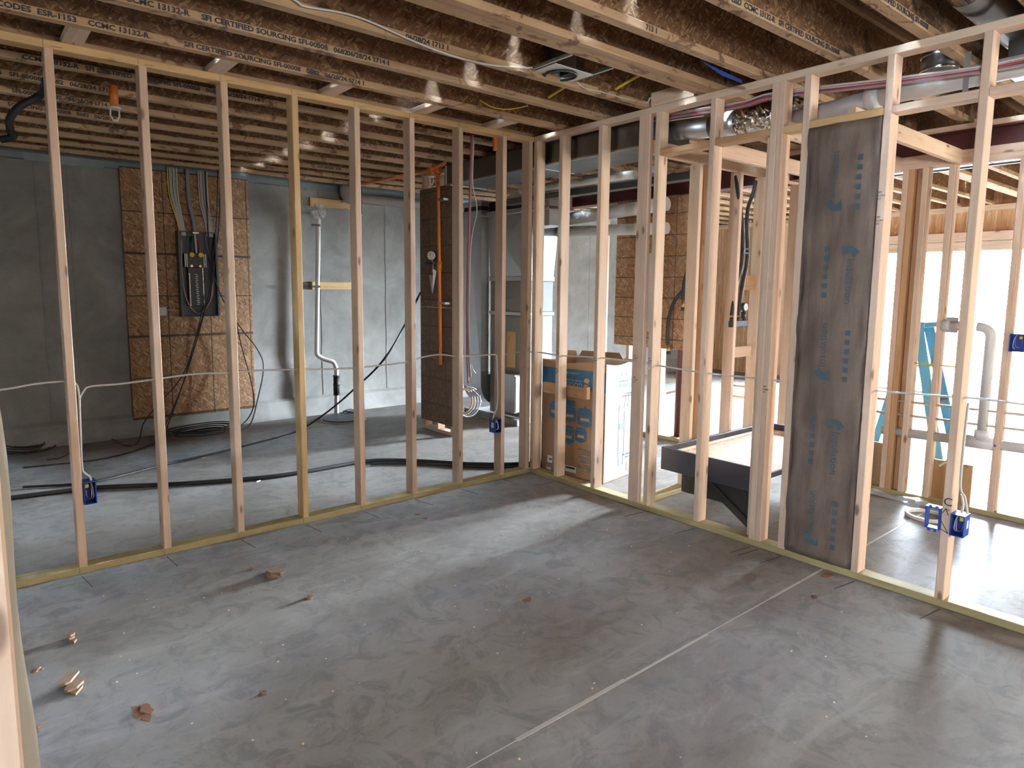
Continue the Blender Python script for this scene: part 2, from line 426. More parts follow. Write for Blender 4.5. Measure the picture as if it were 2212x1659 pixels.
fl = struct('floor', 'grey mottled concrete slab floor')
MB().box(XW, XE+.2, YS, YN, -.12, 0).build('slab', FLOOR, fl)
jt = MB()
for k in range(24):
    x0 = XW+.5+k*.55; jt.box(x0, x0+.5505, -2.398+.004*math.sin(k*1.7), -2.388+.004*math.sin(k*2.3), -.001, .0012)
jt.build('control_joint', JOINT, fl)
for x in [-(.3054+.4064*k) for k in range(8)]:
    dx = R.uniform(-.01, .02)
    MB().prism([(x+.003, -.025), (x+.008, -.027), (x+.025+dx, -.20), (x+.020+dx, -.20)], 'z', .0, .0012).build('pencil_mark', CHALK, fl)
for y in (-.321, -.711, -1.2, -1.6, -1.98, -2.03, -2.165, -2.568, -2.957):
    MB().prism([(-.025, y), (-.025, y+.006), (-.20, y+.03), (-.20, y+.025)], 'z', .0, .0012).build('pencil_mark', CHALK, fl)
gr = struct('ground', 'pale bright ground outside the door opening')
MB().box(XE+.2, 60, -40, 40, -.3, -.12).build('ground_surface', SNOW, gr)

# ---- back concrete wall
wb = struct('wall_back', 'tall grey poured concrete foundation wall')
MB().box(XW, XE, YN, YN+.2, 0, 2.63).build('concrete_panel', CONC, wb)
for x in (-2.93, -2.68, -.24, .62, 1.9, 3.1, 4.3):
    m = MB(); zz = 0
    while zz < 2.6:
        q = .004*math.sin(zz*9+x); m.box(x+q-.004, x+q+.004, YN-.004, YN+.01, zz, min(zz+.21, 2.62)); zz += .2
    m.build('form_seam', CONC, wb)
MB().prism([(YN, 0), (YN-.05, 0), (YN-.035, .20), (YN, .23)], 'x', XW, XE).build('footing_lip', CONC, wb)
m = MB(); x = XW
while x < XE:
    h = .012*math.sin(x*5.1); m.prism([(YN-.02, 2.60+h), (YN-.035, 2.66), (YN-.02, 2.72+h), (YN, 2.72), (YN, 2.60)], 'x', x, x+.22); x += .2
m.build('sill_wrap', TYVEK, wb)
lumber('sill_plate', wb, XW, XE, YN+.0, YN+.14, 2.63, 2.70, LUMT)
MB().box(XW, XE, YN-.005, YN+.03, 2.70, 2.97).build('rim_board', OSBW, wb)
# footing strip on other walls
wl = struct('wall_left', 'concrete wall at the far left end')
for a, b, z0, z1 in ((YS, -5.06, 0, 2.97), (-5.06, -4.74, 0, 1.54), (-5.06, -4.74, 1.86, 2.97), (-4.74, YN, 0, 2.97)):  # leaves a small unseen opening, added to let in fill light
    MB().box(XW-.2, XW, a, b, z0, z1).build('concrete_panel', CONC, wl)
ws = struct('wall_front', 'framed wall behind the camera with openings added for fill lamps')
for a, b, z0, z1 in ((XW, -4.9, 0, 2.97), (-4.9, -2.4, 0, 2.97), (-2.4, -1.0, 0, .95), (-2.4, -1.0, 2.15, 2.97), (-1.0, 1.5, 0, 2.97), (1.5, 2.9, 0, .95), (1.5, 2.9, 2.15, 2.97), (2.9, XE+.2, 0, 2.97)):
    MB().box(a, b, YS-.15, YS, z0, z1).build('sheathing_panel', OSBP, ws)

for x0 in (-2.4, 1.5): MB().box(x0, x0+1.4, YS-.10, YS-.02, .95, 2.15).build('fill_lamp_backing', PVC, ws)  # added white panels closing the openings behind the fill lamps
# ---- east wall with the bright opening
we = struct('wall_right', 'far exterior wall with the bright sliding door opening')
OY0, OY1, OZ = -1.62, .62, 2.06
for a, b, z0, z1 in ((OY1, YN, 0, 2.97), (OY0, OY1, OZ+.26, 2.97), (-3.9, OY0, 0, 2.97), (-4.9, -3.9, 0, 2.97), (YS, -4.9, 0, 2.97)):
    MB().box(XE, XE+.15, a, b, z0, z1).build('sheathing_panel', OSBL, we)
for z in (OZ, OZ+.13):
    lumber('header', we, XE-.14, XE+.14, OY0, OY1, z, z+.125, LUM)
for y in [OY0-.04, OY1, OY1+.4, OY1+.8, OY1+1.2, OY1+1.6, OY0-.08, -2.0, -2.4, -2.8, -3.2]:
    lumber('stud', we, XE-.14, XE-.002, y, y+.038, HP, 2.6)
lumber('top_plate', we, XE-.14, XE, YS, YN, 2.6, 2.667)
MB().box(XE-.05, XE+.18, OY0, OY1, 0, .035).build('door_sill', PVCY, we)
for y0, y1 in ((OY0, OY0+.05), (-.52, -.47), (OY1-.05, OY1)):
    MB().box(XE+.05, XE+.11, y0, y1, .035, OZ).build('door_stile', PVC, we)
portal('door_daylight', (XE+.2, (OY0+OY1)/2, OZ/2), (0, PI/2, 0), OZ, OY1-OY0)
portal('left_fill_portal', (XW-.25, -4.9, 1.7), (0, -PI/2, 0), .32, .32)  # portal of the opening added in the left wall for fill

wo = struct('wall_outside', 'added concrete walls outside the door opening that narrow the daylight')  # added to hold back daylight entering the door at a slant
for y0, y1 in ((OY1+.12, OY1+.37), (OY0-.45, OY0-.2)):
    MB().box(XE+.2, XE+3.9, y0, y1, -.12, 2.5).build('baffle_panel', CONC, wo)

# ---- ceiling: joists, subfloor, blocking
ce = struct('ceiling', 'open joist ceiling under an oriented strand board subfloor')
for i in range(6):
    for j in range(9):
        MB().box(XW+i*2.44, XW+i*2.44+2.435, YS+j*1.22, min(YS+j*1.22+1.216, YN+.1), 2.972, 2.99).build('subfloor_panel', OSBF, ce)
JW = .058
def web_mesh(L):
    return MB().box(-.005, .005, -.124, .124, -L/2, L/2)
jy = [-.25, -.655, -1.045, -1.473, -1.85, -2.262, -2.665, -3.07, -3.47, -3.87, -4.27, -4.67, -5.07, -5.47, -5.87, -6.27, -6.67, -7.07]
jy += [.115, .50, .90, 1.29, 1.69, 2.09, 2.49, 2.87, 3.24]
L = XE-XW-.16
webm = MB().box(-.13, .13, -.005, .005, -L/2, L/2)
webme = bpy.data.meshes.new('floor_joist'); webme.from_pydata(webm.v, [], webm.f); webme.materials.append(OSBW); webme.update()
JOI = {}
for y in jy:
    wd = .142 if abs(y+1.473) < .01 else JW
    yc = y-wd/2
    o = link('floor_joist', webme, ce); o.location = (XW+L/2+.02, yc, 2.82); o.rotation_euler = (0, PI/2, 0)
    o.parent = ce; JOI[y] = o
    inv = Matrix.Rotation(-PI/2, 4, 'Y')
    for z0, z1, nm in ((2.667, 2.705, 'bottom_flange'), (2.932, 2.970, 'top_flange')):
        if nm == 'top_flange' and y > 0.2: pass
        fo = lumber(nm, None, XW+.02, XW+.02+L, yc-wd/2, yc+wd/2, z0, z1, FLG)
        fo.parent = o; fo.matrix_parent_inverse = Matrix.Identity(4)
        fo.location = (-(z0+z1)/2+2.82, 0, 0); fo.rotation_euler = (0, 0, 0)
# blocking over the long wall
for x in (-3.03, -2.36, -1.70, -1.04, -.42):
    lumber('ceiling_block', ce, x-.045, x+.045, -.252, .06, 2.668, 2.704, LUM, axis=1)
    MB().box(x-.30, x-.05, -.05, -.045, 2.72, 2.90).build('web_stiffener', OSBF, ce)
lumber('ceiling_block', ce, 0, .038, -1.44, -1.12, 2.668, 2.757, LUM, axis=1)
# joist printing
def mark(jk, x, s, size=.033, mat=INK, dz=0):
    wd = .142 if abs(jk+1.473) < .01 else JW
    y = jk-wd-.0012
    t = text('joist_print', s, (0, 0, 0), size, mat, None, FACE_NY, sx=1.15); t.data.offset = .0011
    t.parent = JOI[jk]
    # joist local: x' = -z, y' = y, z' = x
    M = Matrix.Rotation(PI/2, 4, 'Y').inverted() @ Matrix.Translation((x-(XW+L/2+.02), y-(jk-wd/2), 2.674+dz-2.82)) @ Matrix.Rotation(PI/2, 4, 'X') @ Matrix.Diagonal((1.15, 1, 1, 1))
    t.matrix_basis = M
mark(-.25, -3.34, 'CODES  ESR-1153    CCMC 13132-R'); mark(-.25, -2.60, 'SFI CERTIFIED SOURCING SFI-00008   0682   06/28/24 1714 1')
mark(-.655, -2.93, 'CCMC 13132-R'); mark(-.655, -2.63, 'SFI CERTIFIED SOURCING SFI-00008   0682'); mark(-.655, -1.93, '06/28/24 1714 1')
mark(-1.045, -1.82, '06/28/24 1713 1'); mark(-1.85, -1.05, '713 1'); mark(-2.262, -1.02, 'LISD  CCMC 13132-R   SFI CERTIFIED SOURCING SFI-00008')
mark(-2.665, -.62, 'CERTIFIED SOURCING SFI-00008'); mark(.50, -3.2, 'CCMC 13132-R   SFI CERTIFIED SOURCING SFI-00008   0682   06/28/24 1714 1')
mark(.90, -3.7, 'SFI CERTIFIED SOURCING   SFI-00008   0682   06/28/24 1715 1'); mark(1.69, -3.2, 'SOURCING SFI-00008   0682   06/28/24')
mark(2.49, -.75, 'TJI  210 SERIES  ESR', .034); mark(1.29, -3.2, 'SFI-00008   0682   06/28/24 1714 1')

# ---- long stud wall (facing left half of the picture)
wa = struct('wall_side', 'long open stud wall crossing the left half')
lumber('bottom_plate', wa, -3.55, 0, 0, .089, 0, HP, LUMT)
lumber('top_plate', wa, -4.2, 0, 0, .089, HT, TT, LUMY)
AX = [-(.3054+.4064*k) for k in range(8)]
for i, x in enumerate(AX):
    lumber('stud', wa, x, x+.038, 0, .089, HP, HT, LUMY if i in (4,) else LUM)
lumber('stud', wa, -.043, -.005, 0, .089, HP, HT, LUM)
lumber('stud', wa, -.005+.001, .034, .04, .089, HP, HT, LUM)
for i, x in enumerate(AX):
    MB().box(x-.0012, x+.0002, -.0008, .0, .004, HP-.002).build('layout_mark', INKD, wa)
    MB().box(x-.0012, x+.0002, -.0008, .0, HT+.003, TT-.003).build('layout_mark', INKD, wa)
    MB().prism([(x+.03, HT+.008), (x+.075, HT+.012), (x+.075, HT+.0135), (x+.03, HT+.0095)], 'y', -.0008, 0).build('layout_mark', INKD, wa)
# ---- right stud wall
wr = struct('wall_hall', 'open stud wall on the right beside the hall')
BY = {2: -.321, 3: -.711, 5: -1.200, 6: -1.600, 7: -2.022, 8: -1.984, 9: -2.165, 10: -2.568, 11: -2.957, 12: -3.37, 13: -3.77, 14: -4.17}
lumber('bottom_plate', wr, 0, .089, -4.6, 0, 0, HP, LUMT)
lumber('top_plate', wr, 0, .089, -4.6, 0, HT, TT, LUM)
lumber('stud', wr, .0, .089, -.042, -.004, HP, HT)
lumber('stud', wr, .036, .089, 0, .038, HP, HT)
for k, y in BY.items():
    lumber('stud', wr, 0, .089, y, y+.038, HP, HT, LUM)
lumber('nailer', wr, 0, .038, -1.118, -1.029, HP, HT, LUM)
lumber('filler_block', wr, .03, .068, -1.160, -1.120, 1.22, 1.74, LUM)
lumber('jack_stud', wr, .045, .134, -1.946, -1.908, HP, 2.354, LUM)
bl = [(-1.562, -1.202, LUMO), (-1.946, -1.602, LUMO), (-2.127, -2.024, LUMY), (-2.530, -2.167, LUMY), (-2.919, -2.570, LUM), (-3.33, -2.959, LUM)]
for y0, y1, mt in bl:
    lumber('blocking', wr, 0, .089, min(y0, y1), max(y0, y1), 2.354, 2.392, mt, axis=1)
# hall framing: partition F along X at y=-1.05
wf = struct('wall_closet', 'short stud partition crossing the hall behind the right wall')
lumber('bottom_plate', wf, .089, 2.6, -1.10, -1.011, 0, HP, LUMT)
lumber('top_plate', wf, .089, 2.6, -1.075, -1.037, 2.392, 2.485, LUM)
lumber('ledger', wf, .089, 1.7, -1.60, -1.56, 2.30, 2.392, LUM)
for x in (.60, .70):
    lumber('stud', wf, x, x+.038, -1.10, -1.011, HP, 2.392, LUMO if x > .65 else LUM)
for x in (1.13, 1.48, 2.05):
    lumber('stud', wf, x, x+.038, -1.10, -1.011, HP, 2.392)
lumber('manifold_block', wf, 1.17, 1.478, -1.06, -1.022, .965, 1.05, LUM, axis=0)
lumber('hose_block', wf, 1.17, 1.478, -1.06, -1.022, 1.50, 1.62, PLY, axis=0)
# partition G
wg = struct('wall_bath', 'low framed soffit beam between the right wall and the bathroom')
lumber('soffit_beam', wg, .089, 1.73, -2.36, -2.322, 2.354, 2.445, LUM)
lumber('soffit_beam', wg, .089, 1.73, -1.99, -1.952, 2.354, 2.445, LUM)
# wall E
wi = struct('wall_inner', 'inner stud wall in front of the bright door')
lumber('bottom_plate', wi, 1.73, 1.819, -4.8, -1.30, 0, HP, LUMT)
lumber('top_plate', wi, 1.73, 1.819, -4.8, -1.30, 2.354, 2.392, LUM)
lumber('top_plate', wi, 1.73, 1.768, -4.8, -1.30, 2.392, 2.445, LUM, axis=1)
for y, mt in ((-2.041, LUM), (-2.080, LUMO), (-2.165, LUM), (-2.326, LUM), (-2.716, LUM), (-3.11, LUM), (-3.5, LUM), (-1.64, LUM)):
    lumber('stud', wi, 1.73, 1.819, y, y+.038, HP, 2.354, mt)
lumber('nailer', wi, 1.78, 1.819, -2.127, -2.082, HP, 2.354, LUMO)
MB().box(1.80, 1.819, -2.003, -1.74, HP, .36).build('backing_panel', PLY, wi)
MB().box(1.80, 1.819, -2.56, -2.328, HP, .31).build('backing_panel', PLY, wi)
MB().box(1.83, 1.90, -4.8, -1.30, 0, .035).build('sill_gasket', RUBBER, wi)

# left foreground insulated wall end
wz = struct('wall_entry', 'insulated stud wall end at the left frame edge')
lumber('stud', wz, -3.68, -3.548, -2.9, -2.862, 0, HT, LUMY)
lumber('stud', wz, -3.655, -3.536, -3.06, -3.022, 0, HT, LUM)
lumber('bottom_plate', wz, -3.68, -3.54, -3.06, -.2, 0, HP, LUMT)
m = MB(); NZ = 40
pts = []
for i in range(NZ+1):
    z = HP+(2.55-HP)*i/NZ; bl_ = .012*math.sin(z*3.0)+.006*math.sin(z*11+.7)-(.03*max(0, .75-z))
    pts.append((z, bl_))
n0 = 0
for z, b_ in pts:
    m.v += [(-3.60, -2.862, z), (-3.545, -2.86, z), (-3.522+b_, -2.80, z), (-3.512+b_*.8, -2.62, z), (-3.522, -2.40, z), (-3.60, -2.40, z)]
for i in range(NZ):
    for j in range(6):
        a = i*6+j; b = i*6+(j+1) % 6; m.f.append((a, b, b+6, a+6)); m.sm.append(True)
m.f.append(tuple(range(6))[::-1]); m.f.append(tuple(NZ*6+j for j in range(6))); m.sm += [False, False]
tag(m.build('insulation_batt', KRAFTL), 'tan paper-faced insulation bulging from the wall end at the left edge', 'insulation')

# ================================================================== THINGS
def basis(name, body, loc, size, mat, parent, ex, ey, sx=1.0, align='LEFT', spacing=1.0):
    ex = Vector(ex).normalized(); ey = Vector(ey).normalized(); ez = ex.cross(ey)
    t = text(name, body, (0, 0, 0), size, mat, parent, (0, 0, 0), align=align, spacing=spacing)
    t.matrix_basis = Matrix.Translation(loc) @ Matrix(((ex.x*sx, ey.x, ez.x, 0), (ex.y*sx, ey.y, ez.y, 0), (ex.z*sx, ey.z, ez.z, 0), (0, 0, 0, 1)))
    return t
def one(o, label, cat, group=None): return tag(o, label, cat, group)
def ell(cx, cz, a, b, n=20, t0=0, t1=2*PI): return [(cx+a*math.cos(t0+(t1-t0)*i/n), cz+b*math.sin(t0+(t1-t0)*i/n)) for i in range(n)]
def disc(name, c, axis, r, th, mat, parent, seg=24):
    a = Vector(c); d = {'x': Vector((1, 0, 0)), 'y': Vector((0, 1, 0)), 'z': Vector((0, 0, 1))}[axis] if isinstance(axis, str) else Vector(axis).normalized()
    return cyl(name, tuple(a-d*th/2), tuple(a+d*th/2), r, mat, parent, seg)

# ---- strand board backer on the concrete wall and the open electrical panel
o = MB().bevbox(-2.262, -1.055, 3.352, 3.366, .165, 2.625, .003).build('backer_board', OSBP, None)
one(o, 'large strand board sheet behind the electrical panel on the concrete wall', 'board')
for x in (-2.1, -1.6, -1.2):
    lumber('furring_strip', o, x, x+.06, 3.366, 3.40, .2, 2.6, LUM)
ep = thing('electrical_panel', 'open dark grey electrical panel with black breaker bus on the strand board', 'panel', (-1.61, 3.352, 1.19))
def E(x, z): return (-.185+(x-170)*.00054, .855-(z-160)*.00062)
m = MB().box(-.186, .186, -.008, 0, 0, .855)
for a, b, c_, d in ((-.186, -.180, 0, .855), (.180, .186, 0, .855)): m.box(a, b, -.095, -.008, c_, d)
m.box(-.186, .186, -.095, -.008, 0, .006).box(-.186, .186, -.095, -.008, .849, .855)
for a, b, c_, d in ((-.186, -.168, 0, .855), (.168, .186, 0, .855)): m.box(a, b, -.099, -.095, c_, d)
m.build('cabinet', PANELG, ep)
def EB(x0, x1, z0, z1, y0, y1): a, b = E(x0, z1), E(x1, z0); return (a[0], b[0], y0, y1, a[1], b[1])
MB().bevbox(*EB(285, 640, 510, 742, -.080, -.010), b=.004).build('main_breaker', BLACK, ep)
MB().bevbox(*EB(325, 625, 742, 1372, -.062, -.010), b=.003).build('bus_cover', BLACK, ep)
for x0, x1, z0, z1 in ((345, 357, 835, 1370), (586, 598, 745, 1330)):
    n = MB()
    for k in range(24):
        a = z0+(z1-z0)*k/24; n.box(*EB(x0, x1, a, a+14, -.066, -.062))
    n.build('neutral_bar', CHROME, ep)
for x0, x1 in ((268, 288), (300, 318), (606, 618), (634, 650)):
    MB().box(*EB(x0, x1, 520, 735, -.086, -.078)).build('breaker_rail', LABW, ep)
for k in range(17):
    z = 848+k*30.5; xo = (0 if k % 2 else -8)+(k*1.2)
    MB().box(*EB(452+xo, 498+xo, z, z+13, -.066, -.062)).build('breaker_stab', LABW, ep)
for x in (400, 556):
    a = E(x, 536); disc('lug_cap', (a[0], -.088, a[1]), 'y', .024, .016, CABLEY, ep, 18)
for x in (388, 540):
    a = E(x, 718); disc('lug', (a[0], -.083, a[1]), 'y', .013, .01, BRASS, ep, 12)
MB().box(*EB(652, 722, 640, 738, -.03, -.012)).build('ground_block', PANELG, ep)
n = 0
def EP(pts, y=-.05): return [(E(a, b)[0], y-.012*math.sin(i*1.3), E(a, b)[1]) for i, (a, b) in enumerate(pts)]
cable('wire_loop', EP([(215, 170), (225, 320), (215, 520), (220, 850), (255, 1150), (330, 1370), (430, 1470), (520, 1490), (640, 1380), (740, 1250), (785, 1000), (770, 760), (720, 500), (690, 330), (680, 200)]), .006, CABLEG, ep)
cable('wire_loop', EP([(235, 170), (240, 330), (228, 560), (235, 900), (275, 1200), (360, 1400), (470, 1490), (600, 1430), (720, 1260), (770, 980)], -.06), .0035, COPPER, ep)
cable('feeder_wire', EP([(415, 240), (395, 330), (390, 480)], -.07), .009, BLACK, ep)
cable('feeder_wire', EP([(470, 200), (475, 330), (485, 510)], -.075), .010, CABLEW, ep)
cable('feeder_wire', EP([(520, 300), (545, 360), (550, 490)], -.07), .008, CABLER, ep)
MB().box(*EB(430, 540, 160, 195, -.09, -.02)).build('cable_clamp', CHROME, ep)
cs = thing('panel_cables', 'bundles of white cables and grey conduit dropping into the electrical panel', 'cables', (0, 0, 0))
for k in range(6):
    cable('cable', [(-1.845+.016*k, 3.33-.012*(k % 2), 2.66), (-1.840+.015*k, 3.325-.01*(k % 2), 2.4), (-1.782+.011*k, 3.31, 2.13), (-1.765+.010*k, 3.30, 2.0)], .0062, CABLEW if k else CABLEY, cs)
for k in range(6):
    cable('cable', [(-1.560+.016*k, 3.33-.012*(k % 2), 2.66), (-1.555+.015*k, 3.325-.01*(k % 2), 2.35), (-1.520+.012*k, 3.31, 2.15), (-1.505+.011*k, 3.30, 2.0)], .0062, CABLEW, cs)
cable('conduit', [(-1.665, 3.32, 2.66), (-1.66, 3.32, 2.35), (-1.63, 3.30, 2.15), (-1.625, 3.295, 2.04)], .020, CABLEG, cs, seg=10)
cb = thing('outlet_ring', 'small white plug cover beside the electrical panel', 'outlet')
MB().bevbox(-1.99, -1.915, 3.325, 3.352, 1.20, 1.29, .008).build('outlet_cover', PVC, cb)
cable('outlet_wire', [(-1.92, 3.33, 1.26), (-1.86, 3.33, 1.255), (-1.795, 3.33, 1.25)], .004, CABLEW, cb)

# ---- black cables, coils and pipes on the floor
def rng(o, s): return o
c1 = thing('black_cable', 'thin black cables dropping from above past the electrical panel to the floor', 'cable')
for pts in ([(-1.385, 3.270, 2.687), (-1.414, 3.270, 2.198), (-1.468, 3.270, 1.774), (-1.555, 3.220, 1.349), (-1.703, 3.200, 0.929), (-1.836, 3.180, 0.517), (-2.012, 3.150, 0.094)],
            [(-1.358, 3.270, 2.690), (-1.393, 3.270, 2.153), (-1.469, 3.250, 1.679), (-1.602, 3.200, 1.208), (-1.786, 3.180, 0.654), (-1.935, 3.170, 0.293), (-2.126, 3.031, 0.010)],
            [(-1.503, 3.290, 2.654), (-1.500, 3.290, 2.286), (-1.491, 3.270, 1.773), (-1.407, 3.250, 1.395), (-1.231, 3.220, 1.063), (-1.070, 3.200, 0.825), (-1.019, 3.180, 0.623), (-1.107, 3.150, 0.281), (-1.206, 3.100, 0.048), (-1.378, 2.961, 0.010)],
            [(-1.347, 3.280, 2.438), (-1.343, 3.260, 1.873), (-1.304, 3.250, 1.395), (-1.243, 3.200, 0.908), (-1.166, 3.180, 0.534), (-1.142, 3.150, 0.269), (-1.234, 3.100, 0.102), (-1.456, 2.937, 0.010)],
            [(-1.598, 3.200, 1.302), (-1.803, 3.200, 0.653), (-2.074, 3.200, 0.327), (-2.206, 3.200, 0.157), (-2.289, 3.059, 0.010), (-2.412, 2.987, 0.010), (-2.494, 3.489, 0.010), (-2.692, 3.415, 0.010), (-2.902, 2.864, 0.010), (-3.042, 2.812, 0.010)]):
    cable('cable', pts, .0062, BLACK, c1, n=8)
def coil(name, c, rx, ry, n, label, seed, r=.0055, mat=BLACK, jit=.07):
    q = random.Random(seed); pts = []
    for k in range(n):
        ox, oy = q.uniform(-jit, jit), q.uniform(-jit, jit); s = q.uniform(.62, 1.05)
        for a in range(12):
            t = 2*PI*a/12; pts.append((c[0]+ox*(a/12)+rx*s*math.cos(t), c[1]+oy+ry*s*math.sin(t), .008+.011*k+.006*math.sin(t*2)))
    o = cable(name, pts, r, mat, None, n=3, seg=6); return one(o, label, 'cable')
coil('cable_coil', (-1.672, 3.131, 0.000), .33, .20, 6, 'loose coil of thin black cable on the floor below the electrical panel', 3)
coil('cable_coil', (-3.154, 3.470, 0.000), .20, .34, 6, 'tangled coil of black cable on the floor at the far left', 5)
one(cable('black_pipe', [(-3.357, 1.704, 0.017), (-3.062, 1.663, 0.017), (-2.837, 1.615, 0.017), (-2.389, 1.371, 0.017), (-1.875, 1.158, 0.017), (-1.531, 1.088, 0.017), (-1.213, 1.087, 0.017), (-0.916, 1.083, 0.017), (-0.712, 0.965, 0.017), (-0.484, 0.731, 0.017), (-0.277, 0.477, 0.017), (-0.037, 0.273, 0.017), (0.180, 0.162, 0.017), (0.346, 0.131, 0.017)], .0165, RUBBER, None, seg=10), 'thick black poly pipe lying across the floor behind the long stud wall', 'pipe')
one(cable('black_pipe', [(-0.926, 0.982, 0.012), (-0.725, 0.864, 0.012), (-0.493, 0.647, 0.012), (-0.319, 0.420, 0.012), (-0.082, 0.219, 0.012), (0.163, 0.085, 0.012), (0.296, 0.077, 0.012)], .010, RUBBER, None, seg=8), 'thinner black pipe running alongside the thick pipe towards the box', 'pipe')
one(cable('black_cable', [(0.232, 1.997, 1.448), (-0.480, 1.426, 0.900), (-0.495, 2.155, 0.450), (-0.632, 2.526, 0.170), (-0.911, 2.593, 0.012), (-1.379, 2.352, 0.012), (-1.771, 2.194, 0.012), (-2.311, 2.013, 0.012), (-2.838, 1.816, 0.012), (-3.260, 1.979, 0.012)], .0095, RUBBER, None, seg=8), 'black cord slanting up from the floor to the dark board partition', 'cord')
one(cable('black_cable', [(-2.102, 3.049, 0.008), (-2.339, 2.760, 0.008), (-2.552, 2.605, 0.008), (-2.769, 2.554, 0.008), (-2.997, 2.597, 0.008), (-3.216, 2.639, 0.008)], .007, BLACK, None), 'thin black cable crossing the floor left of the coil', 'cable')

# ---- sump pipe, lid, cleats
sp_ = thing('sump_pipe', 'white vertical sump discharge pipe with black check valve', 'pipe', (0, 0, 0))
XP, YP = -.285, 3.26
pipe('riser', [(-0.415, 3.220, 2.311), (-0.339, 3.240, 2.349), (-0.310, 3.260, 2.296), (-0.373, 3.260, 0.725), (-0.310, 3.240, 0.674), (-0.192, 3.200, 0.633), (-0.159, 3.200, 0.549), (-0.171, 3.200, 0.024)], .026, PVC, sp_, bend=.03)
a, b = (-0.161, 3.200, 0.467), (-0.165, 3.200, 0.260)
cyl('check_valve', a, b, .036, RUBBER, sp_)
for z in (a[2], b[2]-.01, (a[2]+b[2])/2): disc('band_clamp', (a[0], a[1], z), 'z', .041, .018, BLACK, sp_)
for p in ((-0.335, 3.260, 2.187), (-0.353, 3.260, 1.502)):
    MB().box(p[0]-.07, p[0]+.03, p[1]-.032, p[1]-.024, p[2]-.012, p[2]+.012).build('pipe_strap', BLACK, sp_)
m = MB()
p = (-0.329, 3.240, 2.334)
for k in range(14):
    q = random.Random(k); a1 = q.uniform(0, 2*PI); rr = q.uniform(.03, .10)
    m.prism([(p[0]+q.uniform(-.02, .02), p[2]+q.uniform(-.03, .03)), (p[0]+rr*math.cos(a1), p[2]+rr*math.sin(a1)), (p[0]+rr*math.cos(a1+.7), p[2]+rr*math.sin(a1+.7))], 'y', p[1]-.04+q.uniform(-.02, .02), p[1]-.035+.02)
m.build('plastic_bag', CLEAR, sp_)
lid = thing('sump_cover', 'round grey sump pit lid on the floor around the white pipe', 'lid', (-0.214, 2.933, -0.000))
disc('lid_plate', (0, 0, .012), 'z', .235, .024, PANELG, lid, 36); disc('lid_rim', (0, 0, .004), 'z', .26, .008, PVCG, lid, 36)
coil('small_cord', (-0.085, 3.076, 0.000), .075, .055, 4, 'small tangle of black cord on the sump lid', 8, .0045)
bpy.context.scene.objects['small_cord'].location.z = .026
for z0, z1, x1, lb in ((2.41, 2.505, .27, 'upper pale wooden cleat fixed to the concrete wall'), (1.467, 1.557, .19, 'lower pale wooden cleat behind the white sump pipe')):
    o = lumber('wall_cleat', None, -.362, x1, 3.355, 3.393, z0, z1, LUMY, axis=0); one(o, lb, 'board')
dp = thing('drain_pipe', 'fat grey drain pipe along the top of the concrete wall', 'pipe')
pipe('pipe_run', [(0.070, 3.280, 2.526), (1.039, 3.280, 2.538), (1.35, 3.28, 2.503)], .055, PVCG, dp, seg=20)
a = (0.046, 3.280, 2.524)
pipe('elbow', [(a[0]-.01, a[1], a[2]+.14), (a[0]-.01, a[1], a[2]), (a[0]+.09, a[1], a[2])], .066, PVCG, dp, seg=20, bend=.09, bn=8)
MB().box(.20, .215, 3.215, 3.22, 2.35, 2.66).build('hanger_strap', BLACK, dp)

# ---- chase partition
wp = struct('wall_chase', 'narrow framed chase faced with dark strand board')
for y in (1.96, 1.72, 1.46):
    lumber('stud', wp, .262, .351, y, y+.038, HP, HT)
lumber('bottom_plate', wp, .262, .351, 1.44, 2.01, 0, HP, LUM, axis=1); lumber('top_plate', wp, .262, .351, 1.44, 2.01, HT, TT, LUM, axis=1)
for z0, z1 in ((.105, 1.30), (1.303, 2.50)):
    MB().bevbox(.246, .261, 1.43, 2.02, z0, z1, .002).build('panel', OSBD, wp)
# sprinkler piping
sk = thing('sprinkler_piping', 'bright orange sprinkler pipe along the ceiling and down the dark board', 'pipe')
ZO = 2.625
pts = [(.21, 1.50, 2.75), (.21, 1.50, ZO), (.12, 3.25, ZO-.02)]
pipe('main_run', [(0.160, 1.422, 2.785), (0.160, 1.422, 2.682), (0.140, 1.696, 2.642), (0.120, 2.998, 2.662), (0.120, 4.904, 2.706)], .0185, ORANGE, sk, bend=.04)
pipe('drop', [(0.190, 1.600, 2.631), (0.190, 1.561, 0.730)], .0175, ORANGE, sk)
for p in ((0.170, 1.571, 2.634), (0.150, 1.670, 2.644)): disc('tee_fitting', p, (0, 1, .02), .027, .085, ORANGE, sk, 16)
for p in ((0.190, 1.593, 2.577), (0.190, 1.581, 1.712)): disc('coupling', p, 'z', .024, .09, ORANGE, sk, 16)
pipe('riser_stub', [(0.120, 2.889, 2.655), (0.120, 2.897, 2.747)], .017, ORANGE, sk)
for p in ((0.200, 1.592, 2.356), (0.200, 1.573, 1.347)):
    MB().box(p[0]-.02, p[0]+.045, p[1]-.10, p[1]+.022, p[2]-.010, p[2]+.010).build('pipe_strap', GALV, sk)
def sprinkler(p, label):
    t = thing('sprinkler_head', label, 'sprinkler', p, group='sprinkler heads under the joists')
    cyl('adapter', (0, 0, .12), (0, 0, .0), .024, ORANGE, t); disc('cap_ring', (0, 0, -.006), 'z', .034, .010, LABW, t)
    MB().ring([(-.022, 0, -.01), (-.024, 0, -.05), (-.012, 0, -.075), (.012, 0, -.075), (.024, 0, -.05), (.022, 0, -.01)], .005, 6).build('guard', LABW, t)
    disc('deflector', (0, 0, -.082), 'z', .018, .004, LABW, t)
a = (-2.749, 0.655, 2.550)
